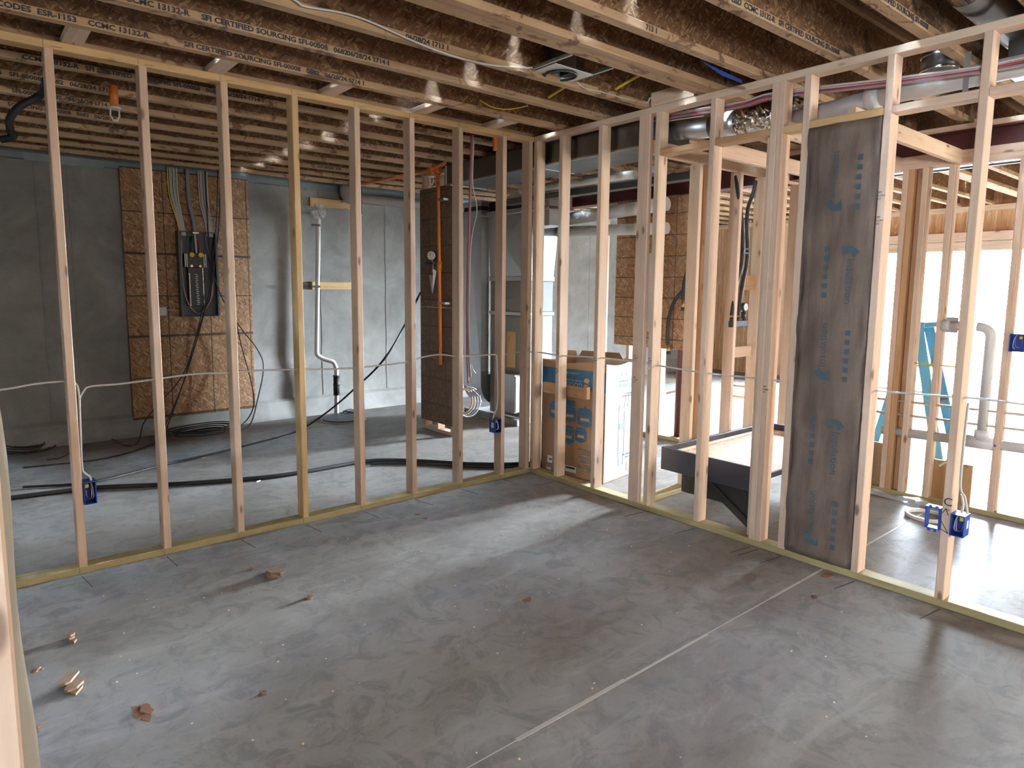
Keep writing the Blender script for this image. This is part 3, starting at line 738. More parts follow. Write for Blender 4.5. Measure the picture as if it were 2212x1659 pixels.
sprinkler((a[0], a[1], a[2]), 'orange and white sprinkler head hanging between the first two studs')
sprinkler((0.150, 1.654, 2.585), 'orange and white sprinkler head beside the dark board partition')
gg = thing('pressure_gauge', 'round pressure gauge on the orange pipe valve', 'gauge', (0.120, 1.615, 1.815))
disc('dial', (0, 0, 0), (1, .35, 0), .042, .024, LABW, gg); disc('dial_case', (.016, .006, 0), (1, .35, 0), .046, .026, BLACK, gg)
MB().box(-.016, -.014, -.002, .002, -.004, .026).build('needle', INKD, gg)
pipe('valve_body', [(.0, .05, -.075), (0, -.04, -.075)], .015, BLACK, gg); disc('valve_handle', (-.01, .06, -.075), 'y', .026, .02, BLACK, gg); cyl('stem', (0.01, 0, -.045), (.01, 0, -.075), .010, BRASS, gg)
pt = thing('paper_tag', 'folded white paper tag hanging from the gauge valve', 'tag', (0.110, 1.569, 1.597))
m = MB(); N = 10
for i in range(N+1):
    t = -1.9+3.4*i/N
    m.v.append((.045*math.cos(t)-.02, .050*math.sin(t), .055-.03*math.sin(t+.6))); m.v.append((0, .004*math.sin(t)+.02, -.15))
for i in range(N): m.f.append((2*i, 2*i+2, 2*i+3, 2*i+1)); m.sm.append(True)
o = m.build('paper', PAPER, pt); md = o.modifiers.new('s', 'SOLIDIFY'); md.thickness = .0015
cable('string', [(.0, .02, .05), (.01, .02, .09), (.005, .015, .125)], .003, CABLEW, pt)

# hanging wire bundle by the seventh stud
wbn = thing('wire_bundle', 'bundle of grey and red wires hanging beside the stud before the furnace', 'wires')
cable('wire', [(-.425, .22, 2.66), (-.43, .24, 2.2), (-.44, .25, 1.6), (-.44, .25, 1.1), (-.42, .25, .8)], .008, CABLEG, wbn)
cable('wire', [(-.440, .22, 2.66), (-.442, .24, 2.1), (-.452, .25, 1.6), (-.455, .25, 1.0), (-.44, .25, .75)], .006, CABLER, wbn)
cable('wire', [(-.415, .22, 2.62), (-.41, .24, 2.3), (-.36, .25, 2.1), (-.42, .25, 1.8), (-.43, .25, 1.0), (-.36, .26, .82)], .005, CABLEW, wbn)
c0 = (-0.418, 0.270, 0.594)
for k, mt in enumerate((CABLEW, CABLEG, CABLEW, INKO)):
    s = 1-.07*k
    cable('coil_loop', [(c0[0]+.115*s*math.cos(t)-.01*k, c0[1]+.012*k, c0[2]+.12*s*math.sin(t)) for t in [2*PI*i/12+.9 for i in range(12)]], .0055, mt, wbn, n=4)
cable('tail', [(-0.464, 0.270, 0.741), (-0.339, 0.270, 0.654), (-0.291, 0.270, 0.581)], .004, CABLEW, wbn)

# ---- furnace, return duct
fr = thing('furnace', 'grey furnace cabinet with galvanized plenum behind the stud corner', 'furnace', (0, 0, 0))
FX0, FX1, FY0, FY1 = 1.22, 1.66, 1.48, 2.06
MB().bevbox(FX0, FX1, FY0, FY1, .07, 1.20, .006).build('cabinet', PAINTG, fr)
MB().bevbox(FX0, FX1, FY0, FY1, 1.24, 1.58, .006).build('coil_box', PAINTG, fr)
for z0, z1 in ((1.20, 1.242), (1.58, 1.63)):
    MB().bevbox(FX0-.012, FX1+.012, FY0-.012, FY1+.01, z0, z1, .005).build('drive_band', GALV, fr)
m = MB()
m.v = [(FX0, FY0, 1.63), (FX1, FY0, 1.63), (FX1, FY1, 1.63), (FX0, FY1, 1.63), (FX0-.04, FY0-.04, 2.30), (FX1+.04, FY0-.04, 2.30), (FX1+.04, FY1, 2.30), (FX0-.04, FY1, 2.30), (FX0+.16, FY0-.035, 1.94), (FX0-.045, (FY0+FY1)/2, 1.98)]
m.f = [(0, 1, 8), (1, 5, 8), (5, 4, 8), (4, 0, 8), (1, 2, 6, 5), (2, 3, 7, 6), (3, 0, 9), (0, 4, 9), (4, 7, 9), (7, 3, 9), (0, 3, 2, 1), (4, 5, 6, 7)]; m.sm = [False]*12
m.build('plenum', GALV, fr)
MB().bevbox(FX0-.06, FX1+.06, FY0-.06, FY1+.01, 2.30, 2.35, .004).build('top_collar', GALV, fr)
MB().bevbox(FX0-.03, FX1+.03, FY0-.03, FY1, 2.35, 2.46, .004).build('flex_connector', RUBBER, fr)
MB().bevbox(FX0-.10, FX0-.001, FY0+.02, FY0+.34, .13, .56, .004).build('filter_box', GALV, fr)
MB().bevbox(FX0-.09, FX0-.005, FY0+.008, FY0+.02, .15, .54, .002).build('filter_edge', LABW, fr)
MB().bevbox(FX0-.012, FX0, FY0+.12, FY0+.26, .62, 1.02, .003).build('yellow_label', LUMY, fr)
rd = thing('return_duct', 'tall galvanized return duct box with diagonal creases left of the furnace', 'duct', (0, 0, 0))
m = MB(); x0, x1, y0, y1 = 1.10, 1.21, 2.075, 2.42
m.v = [(x0, y0, .50), (x0, y1, .50), (x0, y0, 2.30), (x0, y1, 2.30), (x1, y0, .50), (x1, y1, .50), (x1, y0, 2.30), (x1, y1, 2.30), (x0-.02, (y0+y1)/2-.05, 1.55)]
m.f = [(0, 1, 8), (1, 3, 8), (3, 2, 8), (2, 0, 8), (0, 4, 6, 2), (1, 5, 7, 3), (4, 5, 7, 6), (0, 4, 5, 1), (2, 3, 7, 6)]; m.sm = [False]*9
m.build('drop', GALV, rd)
pr = [(1.10, .50), (1.10, .40)] + [(1.10+.22*(1-math.cos(t)), .40-.26*math.sin(t)) for t in [PI/2*i/8 for i in range(1, 9)]] + [(1.34, .14), (1.34, .50)]
MB().prism(pr, 'y', 2.075, 2.42).build('boot', GALV, rd)
MB().bevbox(1.085, 1.225, 2.065, 2.435, 2.30, 2.37, .004).build('collar', GALV, rd)
MB().bevbox(1.10, 1.21, 2.08, 2.41, 2.37, 2.42, .003).build('flex_joint', RUBBER, rd)
MB().bevbox(1.09, 1.22, 2.07, 2.42, 2.42, 2.475, .003).build('upper_collar', GALV, rd)
pd = thing('equipment_pad', 'low grey metal stand under the furnace and return duct', 'stand')
for a in ((1.10, 1.16, 1.43, 2.40), (1.74, 1.80, 1.43, 2.40)): MB().bevbox(a[0], a[1], a[2], a[3], 0, .07, .003).build('rail', PAINTG, pd)
MB().bevbox(1.16, 1.74, 1.48, 1.54, .0, .069, .003).build('rail', PAINTG, pd); MB().bevbox(1.16, 1.74, 2.3, 2.36, .0, .069, .003).build('rail', PAINTG, pd)

# ---- ducts
td = thing('trunk_duct', 'wide dark galvanized trunk duct under the joists behind the stud corner', 'duct')
y = 1.38
while y > -.9:
    MB().bevbox(.125, .60, max(y-1.215, -1.0), y, 2.475, 2.64, .003).build('duct_section', GALVD, td)
    MB().bevbox(.118, .607, y-.022, y+.005, 2.470, 2.645, .003).build('drive_cleat', GALV, td); y -= 1.22
MB().box(.12, .135, -1.0, 1.38, 2.462, 2.475).build('bottom_lip', GALV, td)
for y in (.55, ): MB().box(.112, .117, y, y+.02, 2.35, 2.66).build('hanger_strap', BLACK, td)
bd = thing('branch_duct', 'plain grey box duct hanging off the end of the dark trunk duct', 'duct')
a, b, c_, d = (0.851, -0.050, 2.642), (0.857, -0.050, 2.497), (1.207, -0.050, 2.497), (1.199, -0.050, 2.663)
MB().bevbox(a[0], c_[0]+.25, -.05, .30, c_[2], 2.47, .004).build('duct_box', PAINTG, bd)
MB().bevbox(a[0]-.005, c_[0]+.255, -.056, -.05, c_[2]-.008, c_[2]+.004, .001).build('duct_lip', CHROME, bd)
t2 = thing('silver_transition', 'shiny galvanized transition fitting above the furnace by the corner studs', 'duct')
MB().bevbox(.98, 1.30, .85, 1.25, 2.30, 2.47, .004).build('fitting', GALV, t2); MB().bevbox(.97, 1.31, .84, 1.26, 2.27, 2.30, .003).build('flange', CHROME, t2)
MB().bevbox(1.03, 1.26, .9, 1.2, 2.12, 2.27, .004).build('neck', GALV, t2)
for nm, z, x, r, y0, y1, lb in (('vent_pipe', 2.475, .92, .036, 1.2, -.25, 'white round vent pipe catching light under the trunk duct'),):
    t = thing(nm, lb, 'pipe'); pipe('pipe_run', [(x, y0, z), (x, y1, z-.02)], r, PVC, t); disc('coupling', (x, .5, z-.01), 'y', r+.006, .06, PVC, t)
o = MB().bevbox(.95, 1.05, -.95, 1.5, 2.36, 2.415, .003).build('duct_strip', GALVD, None); one(o, 'thin dark flat duct below the white vent pipe', 'duct')
for (a, b), r, lb in ((((1.700, 1.730, 2.241), (1.700, 0.006, 2.302)), .066, 'upper white plastic flue pipe running past the strand board'), (((1.700, 1.727, 2.137), (1.700, -0.004, 2.075)), .056, 'lower white plastic flue pipe running past the strand board')):
    t = thing('flue_pipe', lb, 'pipe', group='white flue pipes from the furnace')
    pipe('pipe_run', [a, b], r, PVC, t, seg=20); disc('elbow_socket', a, 'y', r+.008, .10, PVC, t)
o = t = thing('purple_fitting', 'white pipe end with a purple primer ring beside the stud', 'fitting')
a = (1.200, -0.206, 2.528)
disc('socket', a, (-.5, -.8, 0), .036, .10, PVC, t); disc('primer_ring', (a[0]-.02, a[1]-.03, a[2]), (-.5, -.8, 0), .040, .015, PURPLE, t)
fd = thing('flex_duct', 'crinkled shiny foil flexible duct above the hall blocking', 'duct')
a, b, c_, d, e = (0.450, -0.828, 2.636), (0.450, -1.285, 2.590), (0.450, -1.490, 2.578), (0.450, -1.740, 2.576), (0.600, -1.687, 2.634)
cyl('metal_pipe', a, b, .075, GALV, fd, 24); cyl('metal_sleeve', b, c_, .079, GALV, fd, 24)
pp = smooth_path([c_, d, (e[0]+.1, e[1]-.1, e[2])], 26); q = random.Random(4)
m = MB().ring(pp, [.082+(.014 if i % 2 else -.006) for i in range(len(pp))], 26, smooth=False)
m.v = [(x+q.uniform(-.009, .009), y+q.uniform(-.005, .005), z+q.uniform(-.009, .009)) for x, y, z in m.v]
m.build('foil_sleeve', FOIL, fd)
q = random.Random(9)
wb_ = thing('cable_run', 'bundle of grey and red cables in clear sheathing above the hall blocking', 'cables')
base = [(0.200, 0.094, 2.706), (0.200, -0.335, 2.639), (0.200, -0.611, 2.603), (0.200, -0.942, 2.643), (0.200, -1.240, 2.641), (0.200, -1.637, 2.614), (0.200, -1.814, 2.623), (0.200, -2.086, 2.601), (0.200, -2.422, 2.563), (0.200, -2.827, 2.531), (0.200, -3.023, 2.526), (0.200, -3.312, 2.521)]
for k, mt in enumerate((CABLEG, CABLER, CABLEG, CABLER, CABLEW, CABLEG, CABLEW, CABLER)):
    dx, dz = .012*(k % 3)-.01, .009*(k//2)-.015
    cable('cable', [(p[0]+dx, p[1], p[2]+dz+q.uniform(-.004, .004)) for p in base], .0065, mt, wb_, n=5)
cable('cable_stray', [(0.220, -0.594, 2.586), (0.220, -0.847, 2.623), (0.220, -1.081, 2.621), (0.220, -1.367, 2.603)], .004, CABLEW, wb_)
pw = thing('overhead_drain', 'large pale drain pipe above the blocking right of the insulation', 'pipe')
a = (0.320, -2.350, 2.526)
pipe('pipe_run', [a, (0.320, -2.995, 2.540), (0.320, -3.563, 2.556)], .050, PVC, pw, seg=20)
pipe('pipe_tail', [(0.320, -1.871, 2.494), a], .046, PVCG, pw, seg=20); disc('coupling', a, (0, -1, .05), .056, .07, PVC, pw)
p = (0.300, -2.787, 2.518); MB().box(p[0]-.04, p[0]-.036, p[1]-.012, p[1]+.012, p[2]-.10, p[2]+.12).build('strap', GALV, pw)
dj = thing('joist_bay_duct', 'shiny round duct lying between joists at the top right', 'duct')
for k in range(7): cyl('duct_segment', (-1.6+k*.75, -2.867, 2.80), (-1.6+k*.75+.745, -2.867, 2.80), .076, CHROME if k % 2 else GALV, dj, 28)
cl = thing('duct_collar', 'short dark round duct collar between joists behind the top plate', 'duct', (0.500, -2.590, 2.676))
cyl('collar', (0, 0, -.06), (0, 0, .16), .085, GALVD, cl, 24); disc('ring', (0, 0, -.03), 'z', .090, .012, CHROME, cl); disc('ring', (0, 0, .04), 'z', .089, .010, GALV, cl)
dk = thing('dark_duct', 'dark metal duct box at the far right above the blocking', 'duct')
a = (0.550, -2.867, 2.706)
MB().bevbox(a[0], a[0]+.5, a[1]-.6, a[1], a[2]-.14, a[2]+.12, .004).build('duct_box', GALVD, dk)
tt = thing('hall_trunk_duct', 'long bright galvanized trunk duct beyond the bathroom framing', 'duct')
for k in range(4): MB().bevbox(2.22, 2.85, -1.25-k*1.0-.995, -1.25-k*1.0, 2.50, 2.655, .003).build('duct_section', GALV, tt)
for x in (2.215, 2.54, 2.85): MB().box(x-.01, x+.01, -5.2, -1.25, 2.488, 2.50).build('standing_seam', GALVD, tt)

# ---- steel beam and post
sb = thing('steel_beam', 'dark maroon steel beam crossing the hall ceiling', 'beam')
pr = [(1.905, 2.41), (2.055, 2.41), (2.055, 2.42), (1.985, 2.42), (1.985, 2.60), (2.055, 2.60), (2.055, 2.61), (1.905, 2.61), (1.905, 2.60), (1.975, 2.60), (1.975, 2.42), (1.905, 2.42)]
MB().prism(pr, 'y', -6.5, 2.6).build('web_and_flanges', MAROON, sb)
lumber('nailer', sb, 1.905, 2.055, -6.5, 2.6, 2.612, 2.65, LUM, axis=1)
o = thing('steel_post', 'dark maroon steel post under the beam behind the box', 'post', (1.98, -.03, 0))
cyl('post_tube', (0, 0, .012), (0, 0, 2.398), .045, MAROON, o, 20); MB().bevbox(-.08, .08, -.08, .08, 0, .012, .002).build('base_plate', MAROON, o); MB().bevbox(-.07, .07, -.07, .07, 2.398, 2.41, .002).build('cap_plate', MAROON, o)
# well equipment board
wk = struct('wall_partition', 'stud partition carrying the raised strand board')
for y in (.93, .55, .14, -.25): lumber('stud', wk, 1.875, 1.964, y-.0, y+.038, HP, 2.36)
lumber('bottom_plate', wk, 1.875, 1.964, -.30, 1.0, 0, HP, LUMT, axis=1); lumber('top_plate', wk, 1.875, 1.964, -.30, 1.0, 2.36, 2.398, LUM, axis=1)
o = MB().bevbox(1.858, 1.872, -.245, 0.743, 0.917, 2.395, .003).build('raised_board', OSBP2, None)
one(o, 'strand board sheet with black grid lines behind the white flue pipes', 'board')
hs = thing('black_hose', 'black curved hoses with brass fittings in front of the gridded board', 'hose')
cable('hose', [(1.800, -0.256, 1.781), (1.800, -0.191, 1.654), (1.800, -0.147, 1.503), (1.800, -0.047, 1.383), (1.800, 0.009, 1.211), (1.800, 0.018, 1.031), (1.800, 0.004, 0.964)], .016, RUBBER, hs, seg=10)
cable('hose', [(1.780, -0.212, 1.718), (1.780, -0.168, 1.568), (1.780, -0.160, 1.403)], .017, RUBBER, hs, seg=10)
for a, b in (((1.800, 0.003, 0.959), (1.800, -0.005, 0.887)), ((1.780, -0.161, 1.398), (1.780, -0.170, 1.316))):
    cyl('brass_fitting', a, b, .017, BRASS, hs, 10); disc('end_cap', b, 'z', .022, .03, BLACK, hs, 12)
# manifold
mf = thing('water_manifold', 'black manifold with two hoses and a pressure gauge between hall studs', 'manifold')
a, b = (1.110, -1.080, 1.212), (1.340, -1.080, 1.253)
MB().bevbox(a[0], b[0], -1.095, -1.062, a[2], a[2]+.05, .004).build('manifold_body', BLACK, mf)
for px in ((1.124, -1.080, 1.266), (1.217, -1.080, 1.264), (1.305, -1.080, 1.261)):
    disc('port', (px[0], -1.08, a[2]+.06), 'z', .014, .03, BLACK, mf, 12)
    if px[0] < b[0]-.04: cyl('brass_fitting', (px[0], -1.08, a[2]+.07), (px[0], -1.08, a[2]+.115), .012, BRASS, mf, 10)
p = (1.295, -1.080, 1.368)
cyl('gauge_stem', (p[0], -1.08, a[2]+.07), (p[0], -1.08, p[2]-.02), .009, BLACK, mf, 10)
disc('check_body', (p[0], -1.08, p[2]-.065), 'z', .018, .05, BLACK, mf, 12)
disc('gauge_case', (p[0], -1.08, p[2]), 'y', .032, .028, BLACK, mf); disc('gauge_face', (p[0], -1.096, p[2]), 'y', .028, .006, LABW, mf)
MB().box(p[0]-.014, p[0]+.010, -1.1, -1.0985, p[2]-.003, p[2]+.001).build('needle', INKD, mf)
cable('hose', [(1.121, -1.080, 1.302), (1.167, -1.080, 1.524), (1.216, -1.085, 1.686), (1.225, -1.085, 1.811), (1.212, -1.085, 1.952), (1.169, -1.085, 2.125), (1.128, -1.080, 2.243), (1.140, -1.050, 2.368)], .0145, RUBBER, mf, seg=10)
cable('hose', [(1.214, -1.080, 1.300), (1.253, -1.080, 1.525), (1.290, -1.085, 1.688), (1.298, -1.085, 1.814), (1.268, -1.085, 1.991), (1.274, -1.085, 2.133), (1.339, -1.080, 2.245), (1.422, -1.050, 2.356)], .0145, RUBBER, mf, seg=10)
for px in ((1.249, -1.090, 1.819), (1.239, -1.090, 1.787)): MB().box(px[0]-.04, px[0]+.05, -1.107, -1.10, px[2]-.006, px[2]+.006).build('hose_clamp', BLACK, mf)

# ---- table: black-faced platform with strand board top
tb = thing('platform_table', 'low black-faced platform with strand board top in the hall', 'table', (0, 0, 0))
TX0, TX1, TY0, TY1, TZ0, TZ1 = .20, 1.62, -1.93, -1.15, .252, .41
MB().bevbox(TX0, TX0+.022, TY0, TY1, TZ0, TZ1, .003).build('apron', BLACKB, tb)
MB().bevbox(TX0+.022, TX1, TY1-.022, TY1, TZ0, TZ1, .003).build('apron', BLACKB, tb)
MB().bevbox(TX1-.022, TX1, TY0+.02, TY1-.022, TZ0, TZ1, .003).build('apron', BLACKB, tb)
MB().bevbox(TX0+.022, TX1, TY0, TY0+.016, TZ0+.10, TZ0+.135, .003).build('apron_strip', BLACKB, tb)
MB().bevbox(TX0+.022, TX1-.022, TY0+.016, TY1-.06, .345, .362, .002).build('deck_panel', OSBL, tb)
lumber('edge_rail', tb, TX0+.022, TX1-.022, TY1-.06, TY1-.022, .335, .372, LUM, axis=0)
basis('apron_print', 'MJ PVC/PVC 60-40', (.95, TY1-.0225, .376), .030, INK, tb, (1, 0, 0), (0, 0, 1))
m = MB().prism([(-1.30, .255), (-1.93, .255), (-1.93, .0), (-1.80, .0), (-1.66, .12), (-1.30, .12)], 'x', .24, .255)
m.build('leg_panel', BLACK, tb)
m = MB().prism([(-1.42, .255), (-1.52, .255), (-1.90, .0), (-1.82, .0)], 'x', .228, .24); m.build('leg_brace', RUBBER, tb)
for x in (1.3,): MB().prism([(-1.25, .252), (-1.85, .252), (-1.85, 0), (-1.78, 0), (-1.70, .12), (-1.4, .12), (-1.32, 0), (-1.25, 0)], 'x', x, x+.02).build('leg_panel', BLACK, tb)

# ---- cardboard box
BA = math.radians(8.5)
bx = thing('cardboard_box', 'tall open cardboard box with blue tank pictures behind the right stud wall', 'box', (.235, -.594, 0), rotz=BA)
W, D, H, TH = .47, .615, .925, .007
def wavy(m, L, ax):
    # panel with wavy top edge; ax 'x' panel lies in plane x=0 (runs along y), 'y' in plane y=0
    N = 12; pts = [(0, .012)]; pts += [(L, .012)]
    for i in range(N+1):
        t = 1-i/N; pts.append((L*t, H+.012*math.sin(t*6.0+(.6 if ax == 'x' else 2.4))))
    return pts
for ax, pos, L, mt in (('x', 0, D, CARD), ('x', W-TH, D, CARDI), ('y', 0, W, CARDI), ('y', D-TH, W, CARD)):
    m = MB(); p_ = wavy(m, L, ax); m.prism(p_, ax, pos, pos+TH); m.build('side_panel', mt, bx)
MB().box(0, W, 0, D, .004, .012).build('bottom_panel', CARD, bx)
m = MB().prism([(.12, H), (D-.05, H), (D-.08, H+.05), (.16, H+.055)], 'x', W-.03, W-.024); m.build('top_flap', CARD, bx)
m = MB().prism([(.30, .90), (W-.02, .90), (W-.03, .97), (.33, .98)], 'y', D-.02, D-.014); m.build('top_flap', CARD, bx)
def LF(poly, mat, name, d=.0): MB().prism(poly, 'x', -.0012-d, -.0001-d).build(name, mat, bx)   # left face decal (y,z)
def RF(poly, mat, name, d=.0): MB().prism(poly, 'y', -.0012-d, -.0001-d).build(name, mat, bx)   # right face decal (x,z)
LF([(.002, .712), (D-.002, .712), (D-.002, .868), (.002, .868)], INKB, 'print_band')
RF([(.002, .712), (W-.002, .712), (W-.002, .868), (.002, .868)], plain('pale_blue_ink', (.16, .29, .40), .7), 'print_band')  # band on this face is a paler blue than the left one
def logo(fn, c, z, mat):
    fn([(c+.028*math.cos(t), z+.038+.028*math.sin(t)) for t in [PI*i/8-.15 for i in range(9)]] + [(c-.012, z+.028), (c-.028, z+.018)], mat, 'logo_mark', .0012)
    fn([(c-.028+.056*i/6, z-.028*math.sin(PI*i/6)*.9) for i in range(7)] + [(c+.012, z+.020)], mat, 'logo_mark', .0012)
logo(LF, .175, .745, INKO); logo(RF, .435, .745, INKW)
UPL, UPR = ((0, 1, 0), (0, 0, -1)), ((-1, 0, 0), (0, 0, -1))
def LT(s, y, z, sz, mt=INKW, sx=1.0): basis('box_print', s, (-.0022, y, z), sz, mt, bx, UPL[0], UPL[1], sx)
def RT(s, x, z, sz, mt=INKW, sx=1.0): basis('box_print', s, (x, -.0022, z), sz, mt, bx, UPR[0], UPR[1], sx)
LT('GOULDS', .215, .765, .050, sx=1.05); LT('WATER TECHNOLOGY', .218, .790, .020); LT('a xylem brand', .245, .845, .030)
RT('GOULDS', .40, .765, .050, sx=1.05); RT('WATER TECHNOLOGY', .40, .790, .020); RT('a xylem brand', .395, .845, .030)
def tank(y0, y1, z0, z1, body=True):
    w_ = y1-y0
    LF([(y0, z0+.02), (y0+w_*.5, z0), (y1, z0+.02), (y1, z1-.03), (y1-w_*.15, z1-.008), (y0+w_*.5, z1), (y0+w_*.15, z1-.008), (y0, z1-.03)], INKB, 'tank_print')
    for f in (.30, .55, .82): LF([(y0, z0+(z1-z0)*f), (y1, z0+(z1-z0)*f), (y1, z0+(z1-z0)*f+.0025), (y0, z0+(z1-z0)*f+.0025)], CARD, 'tank_line', .0012)
    LF([(y0+w_*.2, z0+(z1-z0)*.33), (y1-w_*.2, z0+(z1-z0)*.33), (y1-w_*.2, z0+(z1-z0)*.33+.022), (y0+w_*.2, z0+(z1-z0)*.33+.022)], INKO, 'tank_label', .0016)
tank(.115, .255, .42, .575); tank(.268, .395, .44, .57); tank(.425, .535, .45, .60); tank(.165, .275, .29, .415); tank(.285, .39, .26, .415)
LF([(.178, .575), (.192, .575), (.192, .592), (.178, .592)], INKB, 'tank_cap'); LF([(.285, .57), (.378, .57), (.378, .62), (.285, .62)], INKB, 'tank_crate')
for i, (s, y) in enumerate((('Conçu pour réservoirs', .02), ('Tanks et accessoires à', .015), ('Goulds Water Technology', .03))): LT(s, y, .215-.018*(2-i)+.03, .020, INKB)
for i, (s, y) in enumerate((('For a complete', .10), ('line of tanks', .12), ('Goulds Water Technology', .02))): LT(s, y, .155+.018*i-.01, .020, INKB)
for i, s in enumerate(('Sold by Professional Dealers', 'Captive Water System Tank')): LT(s, .02, .100+.018*i, .020, INKB)
LT('V140', .045, .100, .050, INKB)
LF([(.26, .035), (.38, .035), (.38, .085), (.26, .085)], LABW, 'shipping_label'); LF([(.27, .062), (.36, .062), (.36, .078), (.27, .078)], INKD, 'shipping_label_print', .0012)
LF([(.50, .075), (.55, .075), (.55, .135), (.50, .135)], LABW, 'shipping_label'); LF([(.505, .10), (.53, .10), (.53, .112), (.505, .112)], INKD, 'shipping_label_print', .0012)
LF([(.51, .015), (.56, .015), (.56, .035), (.51, .035)], LABW, 'tape_piece')
def RL(pts):
    for (a, b), (c, d) in zip(pts[:-1], pts[1:]):
        L_ = math.hypot(c-a, d-b); nx, nz = -(d-b)/L_*.0016, (c-a)/L_*.0016
        RF([(a+nx, b+nz), (c+nx, d+nz), (c-nx, d-nz), (a-nx, b-nz)], INKB, 'pump_outline')
RL([(.20, .18), (.20, .60), (.27, .60)]); RL([(.28, .18), (.28, .55)]); RL([(.20, .18), (.28, .18)]); RL([(.21, .10), (.21, .17), (.27, .17), (.27, .10), (.21, .10)])
RL([(.215, .08), (.265, .08)]); RL([(.27, .56), (.30, .66), (.40, .68), (.41, .58), (.34, .55), (.27, .56)]); RL([(.33, .56), (.34, .67)]); RL([(.40, .60), (.44, .72), (.43, .77), (.41, .72)]); RL([(.42, .60), (.455, .55), (.46, .74)])
RF([(.205, .40), (.275, .40), (.275, .445), (.205, .445)], INKB, 'pump_print')
for i, s in enumerate(('Visit gouldswatertechnology', 'professional dealers')): RT(s, .44, .665-.0+.018*i+.0, .018, INKB)
RT('One Gallon Seal', .44, .19, .026, INKB); RT('Captive Dealer', .44, .165, .022, INKB)
RF([(.33, .035), (.43, .045), (.43, .125), (.33, .115)], CARD, 'tape_patch')
br = thing('brace_board', 'orange-toned short brace board in front of the cardboard box', 'board')
lumber('board', br, .10, .138, -.49, -.04, .665, .75, LUMO, axis=1); lumber('end_block', br, .095, .133, -.53, -.492, .668, .762, LUMO)

# ---- insulation batt in the right wall
m = MB(); NY, NZ = 12, 60; q = random.Random(21)
for j in range(NZ+1):
    z = .042+(2.352-.042)*j/NZ
    for i in range(NY+1):
        t = i/NY; y = -2.169-(.355)*t
        e = 0 if 0 < i < NY else 1
        x = .030-.030*math.sin(PI*t)**.6 + .006*math.sin(z*7+t*5)+.005*math.sin(z*17-t*9)+.004*math.sin(t*23+z*3)
        if e: x = .012+.010*math.sin(z*13)
        if i == 0: y += 0; 
        m.v.append((x-.006, y+(.006*math.sin(z*19+2) if i == 0 else 0), z))
for j in range(NZ):
    for i in range(NY):
        a = j*(NY+1)+i; m.f.append((a, a+1, a+NY+2, a+NY+1)); m.sm.append(True)
ib = thing('kraft_insulation', 'brown kraft-faced insulation batt with blue printing between two studs', 'insulation')
o = m.build('kraft_facing', KRAFT, ib); md = o.modifiers.new('s', 'SOLIDIFY'); md.thickness = .004; md.offset = 1
MB().box(.036, .086, -2.525, -2.170, .042, 2.35).build('fiberglass', FIBER, ib)
MB().box(.0, .03, -2.1755, -2.1675, .05, 2.34).build('staple_flange', FIBER, ib)
def kraft(y, z, s=1, flip=False):
    # arrow-house mark with a word running down, plus spaced blocks
    k = -1 if flip else 1; X0 = -.0125
    MB().prism([(y+k*.030, z), (y-k*.018, z+k*.004), (y-k*.058, z+k*.038), (y-k*.030, z+k*.062), (y-k*.004, z+k*.022), (y+k*.026, z+k*.055)], 'x', X0-.001, X0).build('printed_mark', INKB, ib)
    basis('printed_word', 'Insulation', (X0-.001, y+k*.018, z+k*.07), .062, INKB, ib, (0, 0, k), (0, k, 0), sx=.95)
    for n_ in range(6):
        MB().prism([(y+k*.125, z+k*(.01+.05*n_)), (y+k*.10, z+k*(.01+.05*n_)), (y+k*.10, z+k*(.038+.05*n_)), (y+k*.125, z+k*(.038+.05*n_))], 'x', X0-.001, X0).build('printed_block', INKB, ib)
for (py, pz, fl) in [(-2.244, 1.880, 0), (-2.430, 1.737, 1), (-2.312, 1.006, 0), (-2.388, 0.860, 1), (-2.314, 0.107, 0)]:
    kraft(py, pz, flip=bool(fl)) if False else None
INKK = plain('faded_kraft_ink', (.07, .115, .15), .8)
KM = [(-2.338, 1.913, 0), (-2.412, 1.733, 1), (-2.335, 1.034, 0), (-2.397, 0.831, 1), (-2.331, 0.125, 0)]
for py, pz, fl in KM:
    k = -1 if fl else 1; X0 = -.0135
    MB().prism([(py-k*.030, pz-.004), (py+k*.018, pz+k*.0), (py+k*.058, pz+k*.034), (py+k*.030, pz+k*.060), (py+k*.004, pz+k*.022), (py-k*.026, pz+k*.055)], 'x', X0-.001, X0).build('printed_mark', INKK, ib)
    basis('printed_word', 'Insulation', (X0-.001, py-k*.000+(0 if k > 0 else 0), pz+k*.065), .055, INKK, ib, (0, 0, k), (0, k, 0), sx=1.1)
    for n_ in range(6):
        yy = py-k*.105; zz = pz+k*(.0+.048*n_)
        MB().box(X0-.001, X0, yy-.012, yy+.012, min(zz, zz+k*.026), max(zz, zz+k*.026)).build('printed_block', INKK, ib)

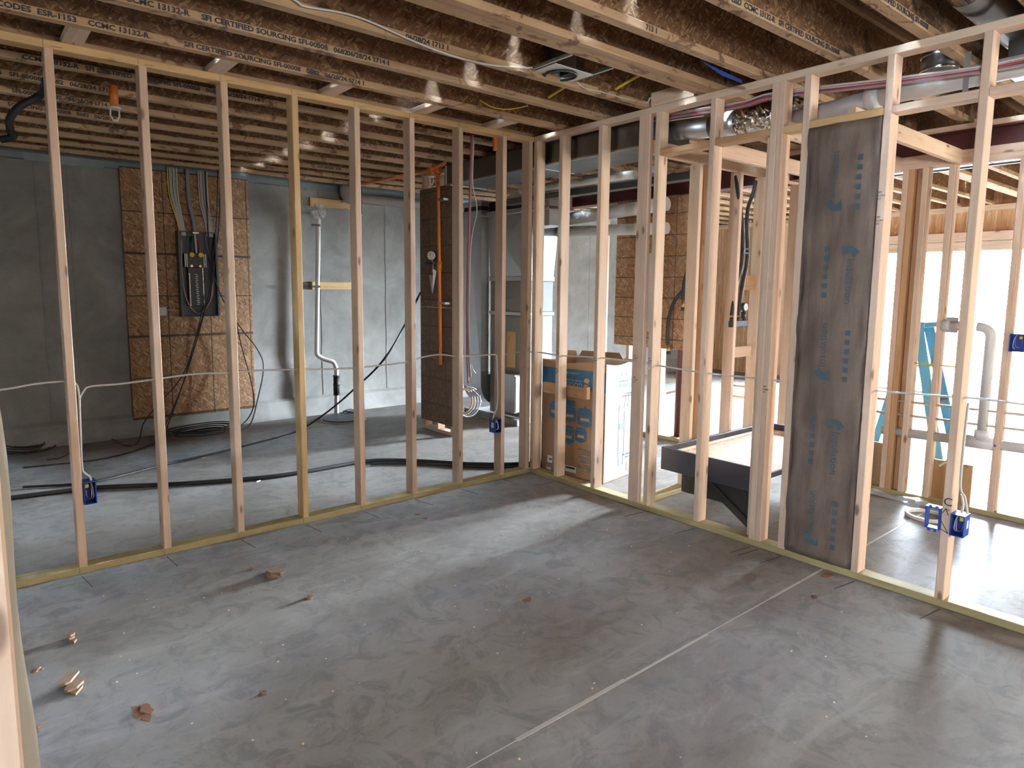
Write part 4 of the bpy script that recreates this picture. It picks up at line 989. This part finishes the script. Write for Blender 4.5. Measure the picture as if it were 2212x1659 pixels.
# ---- cables through the studs
ca = thing('stud_cable', 'white cable threaded through the long stud wall at waist height', 'cable')
cable('cable', [(-3.525, 0.045, 0.988), (-3.379, 0.045, 0.999), (-3.270, 0.045, 1.013), (-3.143, 0.045, 1.014), (-3.102, 0.045, 0.991), (-3.096, 0.030, 0.920)], .0055, CABLEW, ca)
cable('cable', [(-3.096, 0.030, 0.920), (-3.075, 0.045, 0.955), (-3.043, 0.045, 0.979), (-2.905, 0.045, 0.981), (-2.747, 0.045, 0.991), (-2.532, 0.045, 1.005), (-2.314, 0.045, 0.997), (-2.164, 0.045, 0.999), (-1.933, 0.045, 0.988), (-1.684, 0.045, 0.973), (-1.468, 0.045, 0.970), (-1.106, 0.045, 0.984), (-1.010, 0.045, 1.008), (-0.851, 0.045, 1.019), (-0.707, 0.045, 1.000), (-0.512, 0.045, 0.992), (-0.340, 0.045, 0.989), (-0.329, 0.030, 0.957)], .0055, CABLEW, ca)
cable('cable_drop', [(-3.096, 0.030, 0.920), (-3.102, 0.030, 0.707), (-3.104, 0.030, 0.560), (-3.096, 0.020, 0.531), (-3.075, 0.020, 0.507), (-3.070, 0.020, 0.477)], .0055, CABLEW, ca)
cable('cable_drop', [(-0.329, 0.030, 0.957), (-0.317, 0.030, 0.683), (-0.326, 0.030, 0.574), (-0.353, 0.030, 0.522), (-0.367, 0.030, 0.476)], .0055, CABLEW, ca)
cb2 = thing('stud_cable', 'grey-white cable threaded through the right stud wall at waist height', 'cable')
cable('cable', [(0.050, 0.516, 0.911), (0.045, 0.204, 0.973), (0.045, -0.050, 0.993), (0.045, -0.288, 0.987), (0.045, -0.716, 1.006), (0.045, -1.171, 0.999), (0.045, -1.565, 0.986), (0.045, -1.937, 0.990), (0.045, -2.078, 0.992)], .0055, CABLEW, cb2)
cable('cable', [(0.045, -2.497, 0.994), (0.045, -2.568, 0.998), (0.045, -2.876, 1.010), (0.045, -3.022, 1.017), (0.045, -3.257, 1.012)], .0055, CABLEW, cb2)
cable('cable_drop', [(0.000, -2.986, 0.999), (0.000, -2.983, 0.804), (0.000, -2.985, 0.607), (0.000, -3.006, 0.557), (0.000, -3.022, 0.484)], .0055, CABLEW, cb2)
cable('cable_drop', [(0.020, -2.988, 0.564), (0.020, -2.997, 0.517), (0.020, -2.993, 0.476)], .0055, CABLEW, cb2)

# ---- blue boxes
def bluebox(name, label, x0, x1, y0, y1, z0, z1, face, grp='blue electrical boxes on the studs'):
    t = thing(name, label, 'electrical box', ((x0+x1)/2, (y0+y1)/2, z0), group=grp)
    hx, hy, hz, w_ = (x1-x0)/2, (y1-y0)/2, z1-z0, .004
    m = MB()
    if face == 'y':   # open towards -Y
        m.box(-hx, hx, hy-w_, hy, 0, hz).box(-hx, -hx+w_, -hy, hy-w_, 0, hz).box(hx-w_, hx, -hy, hy-w_, 0, hz).box(-hx+w_, hx-w_, -hy, hy-w_, 0, w_).box(-hx+w_, hx-w_, -hy, hy-w_, hz-w_, hz)
        m.build('box_shell', BLUE, t)
        MB().box(-hx-.001, -hx, -hy*.5, hy*.3, hz*.35, hz*.72).build('box_label', LABW, t)
        P_ = lambda a, b, c: (a*hx, b*hy, c*hz)
    else:             # open towards -X
        m.box(hx-w_, hx, -hy, hy, 0, hz).box(-hx, hx-w_, -hy, -hy+w_, 0, hz).box(-hx, hx-w_, hy-w_, hy, 0, hz).box(-hx, hx-w_, -hy+w_, hy-w_, 0, w_).box(-hx, hx-w_, -hy+w_, hy-w_, hz-w_, hz)
        m.build('box_shell', BLUE, t)
        MB().box(-hx*.1, hx*.5, -hy-.001, -hy, hz*.35, hz*.72).build('box_label', LABW, t)
        P_ = lambda a, b, c: (b*hx, a*hy, c*hz)
    cable('box_wire', [P_(.1, .3, .95), P_(.3, -.3, .7), P_(.2, -.6, .3), P_(-.4, -.4, .25), P_(-.5, 0, .6)], .0022, COPPER, t)
    cable('box_wire', [P_(.3, .3, .95), P_(.5, -.2, .7), P_(.6, -.4, .3), P_(.4, 0, .15)], .0030, CABLEW, t)
    c_ = P_(-.4, -.3, .78); MB().box(c_[0]-.008, c_[0]+.008, c_[1]-.008, c_[1]+.008, c_[2]-.008, c_[2]+.01).build('wire_clip', CABLEY, t)
    return t
bluebox('blue_box', 'blue electrical box with yellow clip low on the leftmost stud', -3.109, -3.052, -.008, .07, .368, .488, 'y')
bluebox('blue_box', 'blue electrical box on the last stud before the corner', -.368, -.308, -.008, .07, .378, .490, 'y')
bluebox('blue_box', 'blue electrical box with wires low on the rightmost visible stud', -.010, .068, -3.016, -2.960, .366, .470, 'x')
o = thing('blue_bracket', 'empty blue mounting bracket left of the blue box on the right', 'bracket', (0, -2.887, .375), group='blue electrical boxes on the studs')
m = MB().box(-.012, .03, .026, .032, 0, .108).box(-.012, .03, -.030, -.024, 0, .108).box(-.012, .03, -.024, .026, 0, .006).box(-.012, .03, -.024, .026, .102, .108)
m.build('bracket_frame', BLUE, o)
for z in (.108, -.004):
    for y in (-.015, .012): MB().box(-.014, -.008, y-.006, y+.006, z-.006, z+.008).build('mounting_ear', BLUE, o)
bluebox('blue_box', 'blue electrical box at the right frame edge in the bathroom wall', 1.70, 1.775, -2.80, -2.719, 1.12, 1.235, 'x')
a = (0.764, -1.020, 0.594); bluebox('blue_box', 'small blue electrical box between the hall studs above the platform', .745, .805, -1.06, -1.0, a[2], a[2]+.11, 'y')
t = MB(); 
basis('marker_letter', 'C', (-.0012, -2.922, 0.501), .055, INKD, wr, (0, -1, 0), (0, 0, 1))
def tick(pts):
    m = MB()
    for (a, b), (c, d) in zip(pts[:-1], pts[1:]):
        L_ = math.hypot(c-a, d-b) or 1; nx, nz = -(d-b)/L_*.0015, (c-a)/L_*.0015
        m.prism([(a+nx, b+nz), (c+nx, d+nz), (c-nx, d-nz), (a-nx, b-nz)], 'x', -.0012, -.0002)
    m.build('marker_tick', INKD, wr)
tick([(-2.923, .46), (-2.935, .485), (-2.950, .478)]); tick([(-2.935, .485), (-2.948, .455)]); tick([(-2.922, .42), (-2.952, .368), (-2.922, .382)])
def stamp(px, y, z, lines=('SPF', 'S-DRY', 'HT')):
    for i, s in enumerate(lines): basis('grade_stamp', s, (-.0012, y, z-.016*i), .014, INK, wr, (0, -1, 0), (0, 0, 1), sx=.9)
for y, z in ((-.288, 1.02), (-.288, .88), (-1.045, 1.05), (-1.05, .90), (-.676, 1.0), (-1.166, 1.04), (-1.99, .95), (-2.533, 1.86), (-2.533, 1.98)): stamp(0, y, z)
for x, z in ((-.036, 1.02), (-.036, .86)):
    for i, s in enumerate(('SPF', 'HT')): basis('grade_stamp', s, (x, -.0012, z-.016*i), .013, INK, wa, (1, 0, 0), (0, 0, 1))

# ---- recessed light housing
dl = thing('recessed_light', 'recessed light housing with square plate and round can between joists', 'light housing', (-.855, -1.165, 2.69))
rr = .088; N = 32; m = MB()
sq = []
for i in range(N):
    t = 2*PI*i/N+PI/4; c_, s_ = math.cos(t), math.sin(t); k = 1/max(abs(c_), abs(s_)); sq.append((.145*c_*k+.0, .105*s_*k))
for (sx_, sy_), i in zip(sq, range(N)):
    t = 2*PI*i/N+PI/4; m.v += [(rr*math.cos(t), rr*math.sin(t), 0), (sx_, sy_, 0), (rr*math.cos(t), rr*math.sin(t), .004), (sx_, sy_, .004)]
for i in range(N):
    a, b = 4*i, 4*((i+1) % N); m.f += [(a, b, b+1, a+1), (a+2, a+3, b+3, b+2), (a+1, b+1, b+3, a+3), (a, a+2, b+2, b)]; m.sm += [False]*4
m.build('mounting_plate', LABW, dl)
m = MB()
for z, r0 in ((-.012, rr+.004), (.0, rr-.002), (.17, rr-.006)):
    for i in range(N): m.v.append((r0*math.cos(2*PI*i/N), r0*math.sin(2*PI*i/N), z))
for k in range(2):
    for i in range(N): m.f.append((k*N+i, k*N+(i+1) % N, (k+1)*N+(i+1) % N, (k+1)*N+i)); m.sm.append(True)
m.f.append(tuple(2*N+i for i in range(N))); m.sm.append(False)
o = m.build('can', GALVD, dl); md = o.modifiers.new('s', 'SOLIDIFY'); md.thickness = .003
m = MB().ring([(rr*math.cos(2*PI*i/24), rr*math.sin(2*PI*i/24), -.008) for i in range(25)], .006, 6, cap=False); m.build('trim_ring', BLACK, dl)
MB().bevbox(.05, .15, -.04, .06, .006, .12, .003).build('junction_box', GALVD, dl)
for x in (-.16, .158): MB().bevbox(x-.008, x+.008, -.245, .115, .004, .022, .002).build('hanger_bar', GALV, dl)
for x in (-.16, .158): MB().bevbox(x-.02, x+.02, .098, .115, -.012, .035, .002).build('bar_foot', GALV, dl)
one(cable('light_cable', [(-2.5, -1.118, 2.74), (-2.362, -1.118, 2.695), (-2.322, -1.118, 2.684), (-2.151, -1.118, 2.701), (-2.015, -1.118, 2.697), (-1.820, -1.118, 2.670), (-1.609, -1.118, 2.650), (-1.378, -1.118, 2.650), (-1.159, -1.118, 2.676), (-1.027, -1.118, 2.701)], .005, CABLEW, None), 'white cable along the joist leading into the recessed light', 'cable')
one(cable('light_cable', [(-0.665, -1.100, 2.702), (-0.598, -1.100, 2.678), (-0.445, -1.100, 2.683), (-0.232, -1.100, 2.683), (-0.028, -1.100, 2.694), (-0.008, -1.120, 2.722), (0.060, -1.140, 2.741)], .005, CABLEW, None), 'white cable from the recessed light towards the right wall', 'cable')
for a, b, lb in (((-0.325, -1.100, 2.721), (-0.295, -1.46, 2.80), 'yellow plastic tube crossing the joist bay right of the recessed light'), ((-0.522, -0.710, 2.718), (-0.492, -1.04, 2.79), 'yellow plastic tube crossing the joist bay below the recessed light')):
    o = cable('yellow_tube', [a, ((a[0]+b[0])/2, (a[1]+b[1])/2, (a[2]+b[2])/2+.008), b], .0085, CABLEY, None, seg=8); one(o, lb, 'tube')
one(cable('yellow_string', [(-0.837, -0.400, 2.711), (-0.785, -0.450, 2.670), (-0.709, -0.500, 2.655), (-0.651, -0.570, 2.660), (-0.633, -0.640, 2.664)], .004, CABLEY, None), 'thin yellow cord sagging between joists near the corner', 'cord')
o = MB().prism([(-0.604, 2.625), (-0.257, 2.608), (-0.242, 2.593), (-0.430, 2.595)], 'y', -1.912, -1.909).build('blue_wrap', BLUE, None); one(o, 'strip of blue film stuck on a joist web', 'film')
# black corrugated hose by the left frame edge
pp = smooth_path([(-3.079, 0.652, 2.640), (-3.092, 0.830, 2.593), (-3.188, 0.860, 2.523), (-3.241, 0.880, 2.449), (-3.244, 0.900, 2.388), (-3.234, 0.900, 2.351), (-3.294, 0.920, 2.328)], 14)
one(MB().ring(pp, [.019+(.004 if i % 2 else 0) for i in range(len(pp))], 10).build('corrugated_hose', RUBBER, None), 'black corrugated hose curving down from the joists at the top left', 'hose')
# wires looping over the wall near the corner
one(cable('grey_cable', [(-0.333, -0.203, 2.690), (-0.314, -0.129, 2.690), (-0.380, -0.124, 2.700), (-0.447, -0.025, 2.740)], .005, CABLEG, None), 'grey cable sagging above the long wall near the corner', 'cable')
one(MB().bevbox(-.37, -.345, .02, .05, 2.52, 2.62, .006).build('orange_fitting', ORANGE, None), 'small orange fitting beside the last stud under the top plate', 'fitting')

# ---- plumbing in the inner wall
pl = thing('drain_assembly', 'white drain pipes with tee and elbow threaded through the bathroom studs', 'pipe')
XI = 1.775
pipe('branch', [(XI, -1.98, .468), (XI, -3.6, .51)], .034, PVC, pl)
disc('tee', (XI, -2.60, .485), 'y', .044, .17, PVC, pl); disc('tee_branch', (XI, -2.60, .54), 'z', .042, .07, PVC, pl); disc('primer_ring', (XI, -2.69, .487), 'y', .046, .012, PURPLE, pl)
pipe('riser', [(XI, -2.60, .55), (XI, -2.60, 1.262), (XI, -2.52, 1.268)], .031, PVC, pl, bend=.07, bn=8)
disc('trap_arm', (XI-.02, -2.40, 1.268), 'y', .034, .12, PVC, pl); disc('trap_nut', (XI-.02, -2.345, 1.268), 'y', .043, .05, PVC, pl)
for z in (1.30, 1.222): MB().box(1.725, 1.735, -2.42, -2.35, z, z+.028).build('nail_plate', GALV, pl)
sp2 = thing('supply_lines', 'cream supply pipes running level through the bathroom studs', 'pipe')
for z in (.70, .60): pipe('line', [(XI-.01, -1.9, z), (XI-.01, -3.6, z+.02)], .0095, PVCY, sp2, seg=10)
pipe('drop', [(XI-.03, -2.44, .60), (XI-.03, -2.44, .34), (XI-.13, -2.40, .30)], .0095, PVCY, sp2, seg=10)
pipe('line', [(XI-.01, -2.15, .99), (XI-.01, -2.46, .985)], .006, CABLEY, sp2, seg=8)
for y0, z0 in ((.72, .60), (.72, .49)):
    pass
s3 = thing('supply_lines', 'cream supply pipes behind the black platform between hall studs', 'pipe')
for px in (((2.400, 0.445, 0.493), (2.400, 0.210, 0.550)), ((2.400, 0.440, 0.371), (2.400, 0.205, 0.451)), ((2.400, -0.325, 0.554), (2.400, -0.496, 0.556)), ((2.400, -0.331, 0.447), (2.400, -0.502, 0.451))):
    pipe('line', [px[0], px[1]], .012, PVCY, s3, seg=10)
bk = thing('white_bucket', 'small white plastic bucket on the floor behind the bathroom wall', 'bucket', (2.1, -1.95, 0))
vp = thing('vent_stack', 'white vent pipe with purple primer joints behind the insulated bay', 'pipe', (1.90, -1.80, 0))
pipe('stack', [(0, 0, .38), (0, 0, 1.9)], .032, PVC, vp); disc('cup', (0, 0, .37), 'z', .045, .07, PVC, vp); disc('primer_ring', (0, 0, .55), 'z', .036, .012, PURPLE, vp); disc('primer_ring', (0, 0, .42), 'z', .036, .012, PURPLE, vp)
bpy.data.objects.remove(bk)
# ---- ladder
ld = thing('step_ladder', 'blue fiberglass step ladder standing by the bright door', 'ladder', (2.75, -1.86, 0))
def beam(name, a, b, w_, d_, mat):
    a, b = Vector(a), Vector(b); z = (b-a).normalized(); L_ = (b-a).length
    m = MB().bevbox(-w_/2, w_/2, -d_/2, d_/2, 0, L_, .002); o = m.build(name, mat, ld)
    x = Vector((0, 1, 0)).cross(z).normalized(); y = z.cross(x)
    o.matrix_basis = Matrix(((x.x, y.x, z.x, a.x), (x.y, y.y, z.y, a.y), (x.z, y.z, z.z, a.z), (0, 0, 0, 1)))
for sgn in (-1, 1):
    beam('front_rail', (-.22*1, -.34*.0+sgn*.0-.30, 0) if sgn < 0 else (.22, -.30, 0), (-.12, -.02, 1.20) if sgn < 0 else (.12, -.02, 1.20), .022, .075, LADB)
    beam('rear_rail', (-.20, .26, 0) if sgn < 0 else (.20, .26, 0), (-.12, .03, 1.20) if sgn < 0 else (.12, .03, 1.20), .02, .055, LADB)
for k in range(1, 4):
    z = .30*k; yy = -.30+.28*z/1.2
    MB().bevbox(-.21+.06*z, .21-.06*z, yy-.035, yy+.045, z-.02, z, .003).build('tread', GALV, ld)
MB().bevbox(-.15, .15, -.075, .085, 1.20, 1.25, .008).build('top_cap', LADB, ld)
MB().box(-.16, .16, .20, .215, .30, .33).build('cross_brace', BLACK, ld)
for x in (-.21, .20): MB().bevbox(x-.02, x+.02, -.34, -.26, 0, .05, .004).build('foot', BLACK, ld)

# ---- odds on the floor
def scrap(name, p, r, label, mat=SCRAP, seed=0, h=.02, cat='scrap'):
    q = random.Random(seed); m = MB(); N = 9
    for k in range(3):
        a0 = q.uniform(0, 6.28); c = (q.uniform(-.3, .3)*r, q.uniform(-.3, .3)*r)
        pts = [(c[0]+r*q.uniform(.35, 1.0)*math.cos(a0+2*PI*i/N)*(1 if k else 1.3), c[1]+r*q.uniform(.2, .6)*math.sin(a0+2*PI*i/N)) for i in range(N)]
        pts = sorted(pts, key=lambda t: math.atan2(t[1]-c[1], t[0]-c[0]))
        m.prism(pts, 'z', h*k*.5, h*k*.5+h*.3)
    o = m.build(name, mat, None); o.location = p; o.rotation_euler = (0, 0, q.uniform(0, 3)); return one(o, label, cat)
scrap('wood_scrap', (-2.358, -0.650, 0.000), .065, 'largest torn wood scrap on the floor in front of the third and fourth studs', seed=1, h=.03)
scrap('wood_scrap', (-3.324, -1.139, 0.000), .060, 'splintered wood scrap on the floor at the lower left', seed=2, h=.03)
scrap('wood_scrap', (-3.273, -0.741, 0.000), .030, 'small curled wood scrap casting a shadow at the left', seed=3, h=.03)
scrap('wood_scrap', (-3.141, -1.453, 0.000), .055, 'flat dark shaving on the floor at the lower left', LEAF, seed=4, h=.008)
scrap('wood_scrap', (-2.773, -1.614, 0.000), .014, 'tiny pale wood chip in the middle of the lower floor', seed=5, h=.012)
scrap('wood_scrap', (-3.412, -0.915, 0.000), .020, 'small chip beside the insulated wall end', seed=6, h=.015)
scrap('wood_scrap', (-3.443, -1.335, 0.000), .018, 'small chip at the foot of the insulated wall end', seed=7, h=.012)
scrap('dry_leaf', (-1.505, -1.668, 0.000), .035, 'brown leaf flake in the middle of the floor', LEAF, seed=8, h=.004, cat='leaf')
scrap('dry_leaf', (-1.271, -0.300, 0.000), .022, 'left one of two reddish leaf flakes near the long wall', LEAF, seed=9, h=.004, cat='leaf')
scrap('dry_leaf', (-1.269, -0.392, -0.000), .020, 'right one of two reddish leaf flakes near the long wall', LEAF, seed=10, h=.004, cat='leaf')
scrap('wood_scrap', (-2.323, -0.990, 0.000), .020, 'small curled shaving beside the light streak', seed=11, h=.014)
scrap('wood_scrap', (-2.427, -0.494, 0.000), .016, 'tiny shaving left of the largest wood scrap', seed=12, h=.012)
scrap('dry_leaf', (-0.064, -2.445, 0.000), .045, 'dark brown stain-like flake at the foot of the insulated bay', LEAF, seed=13, h=.003, cat='leaf')
scrap('dry_leaf', (-0.370, -2.522, 0.000), .025, 'thin dark shaving on the floor below the insulated bay', LEAF, seed=14, h=.003, cat='leaf')
q = random.Random(77); m = MB()
for k in range(110):
    t = q.random(); p = (q.uniform(-3.2, -.3), q.uniform(-3.2, -.15)); r = q.uniform(.0012, .0032)
    m.box(p[0]-r, p[0]+r*1.5, p[1]-r, p[1]+r, 0, r*.9)
o = m.build('floor_debris', LUM, None); tag(o, 'fine wood crumbs scattered over the concrete floor', 'debris', kind='stuff')
for p, lb in (((-1.927, 3.352, -0.000), 'tiny white offcut by the cable coil'), ((-1.831, 1.102, 0.000), 'small white plastic strip behind the third stud'), ((-1.956, 2.104, 0.000), 'tiny white chip on the far floor')):
    o = MB().box(-.02, .02, -.006, .006, 0, .006).build('plastic_strip', PAPER, None); o.location = p; o.rotation_euler = (0, 0, .5); one(o, lb, 'strip')
cc = thing('cable_ring', 'flat roll of white cable on the hall floor', 'cable', (1.374, -2.436, 0.000))
for k in range(4): MB().ring([(.115*(1-.06*(k % 2))*math.cos(2*PI*i/28), .115*(1-.06*(k % 2))*math.sin(2*PI*i/28), .009+.009*(k//2)) for i in range(29)], .0085, 6, cap=False).build('cable_turn', CABLEW, cc)
pwp = thing('plastic_wrapper', 'crumpled clear plastic wrapper at the foot of the inner wall', 'wrapper', (1.650, -2.182, 0.000))
m = MB(); q = random.Random(5)
for i in range(9):
    for j in range(5): m.v.append((-.06+.03*j*1.0, .22-.055*i, .006+q.uniform(0, .035)*(1 if 0 < j < 4 else .2)))
for i in range(8):
    for j in range(4): a = i*5+j; m.f.append((a, a+1, a+6, a+5)); m.sm.append(False)
o = m.build('film', CLEAR, pwp); md = o.modifiers.new('s', 'SOLIDIFY'); md.thickness = .001

# ---- lettering becomes plain meshes
dg = bpy.context.evaluated_depsgraph_get()
for o in [o for o in sc.objects if o.type == 'FONT']:
    me = bpy.data.meshes.new_from_object(o.evaluated_get(dg)); nm, pa, mb, md_ = o.name, o.parent, o.matrix_basis.copy(), o.data
    bpy.data.objects.remove(o)
    n_ = bpy.data.objects.new(nm, me); COL.objects.link(n_); n_.parent = pa; n_.matrix_basis = mb
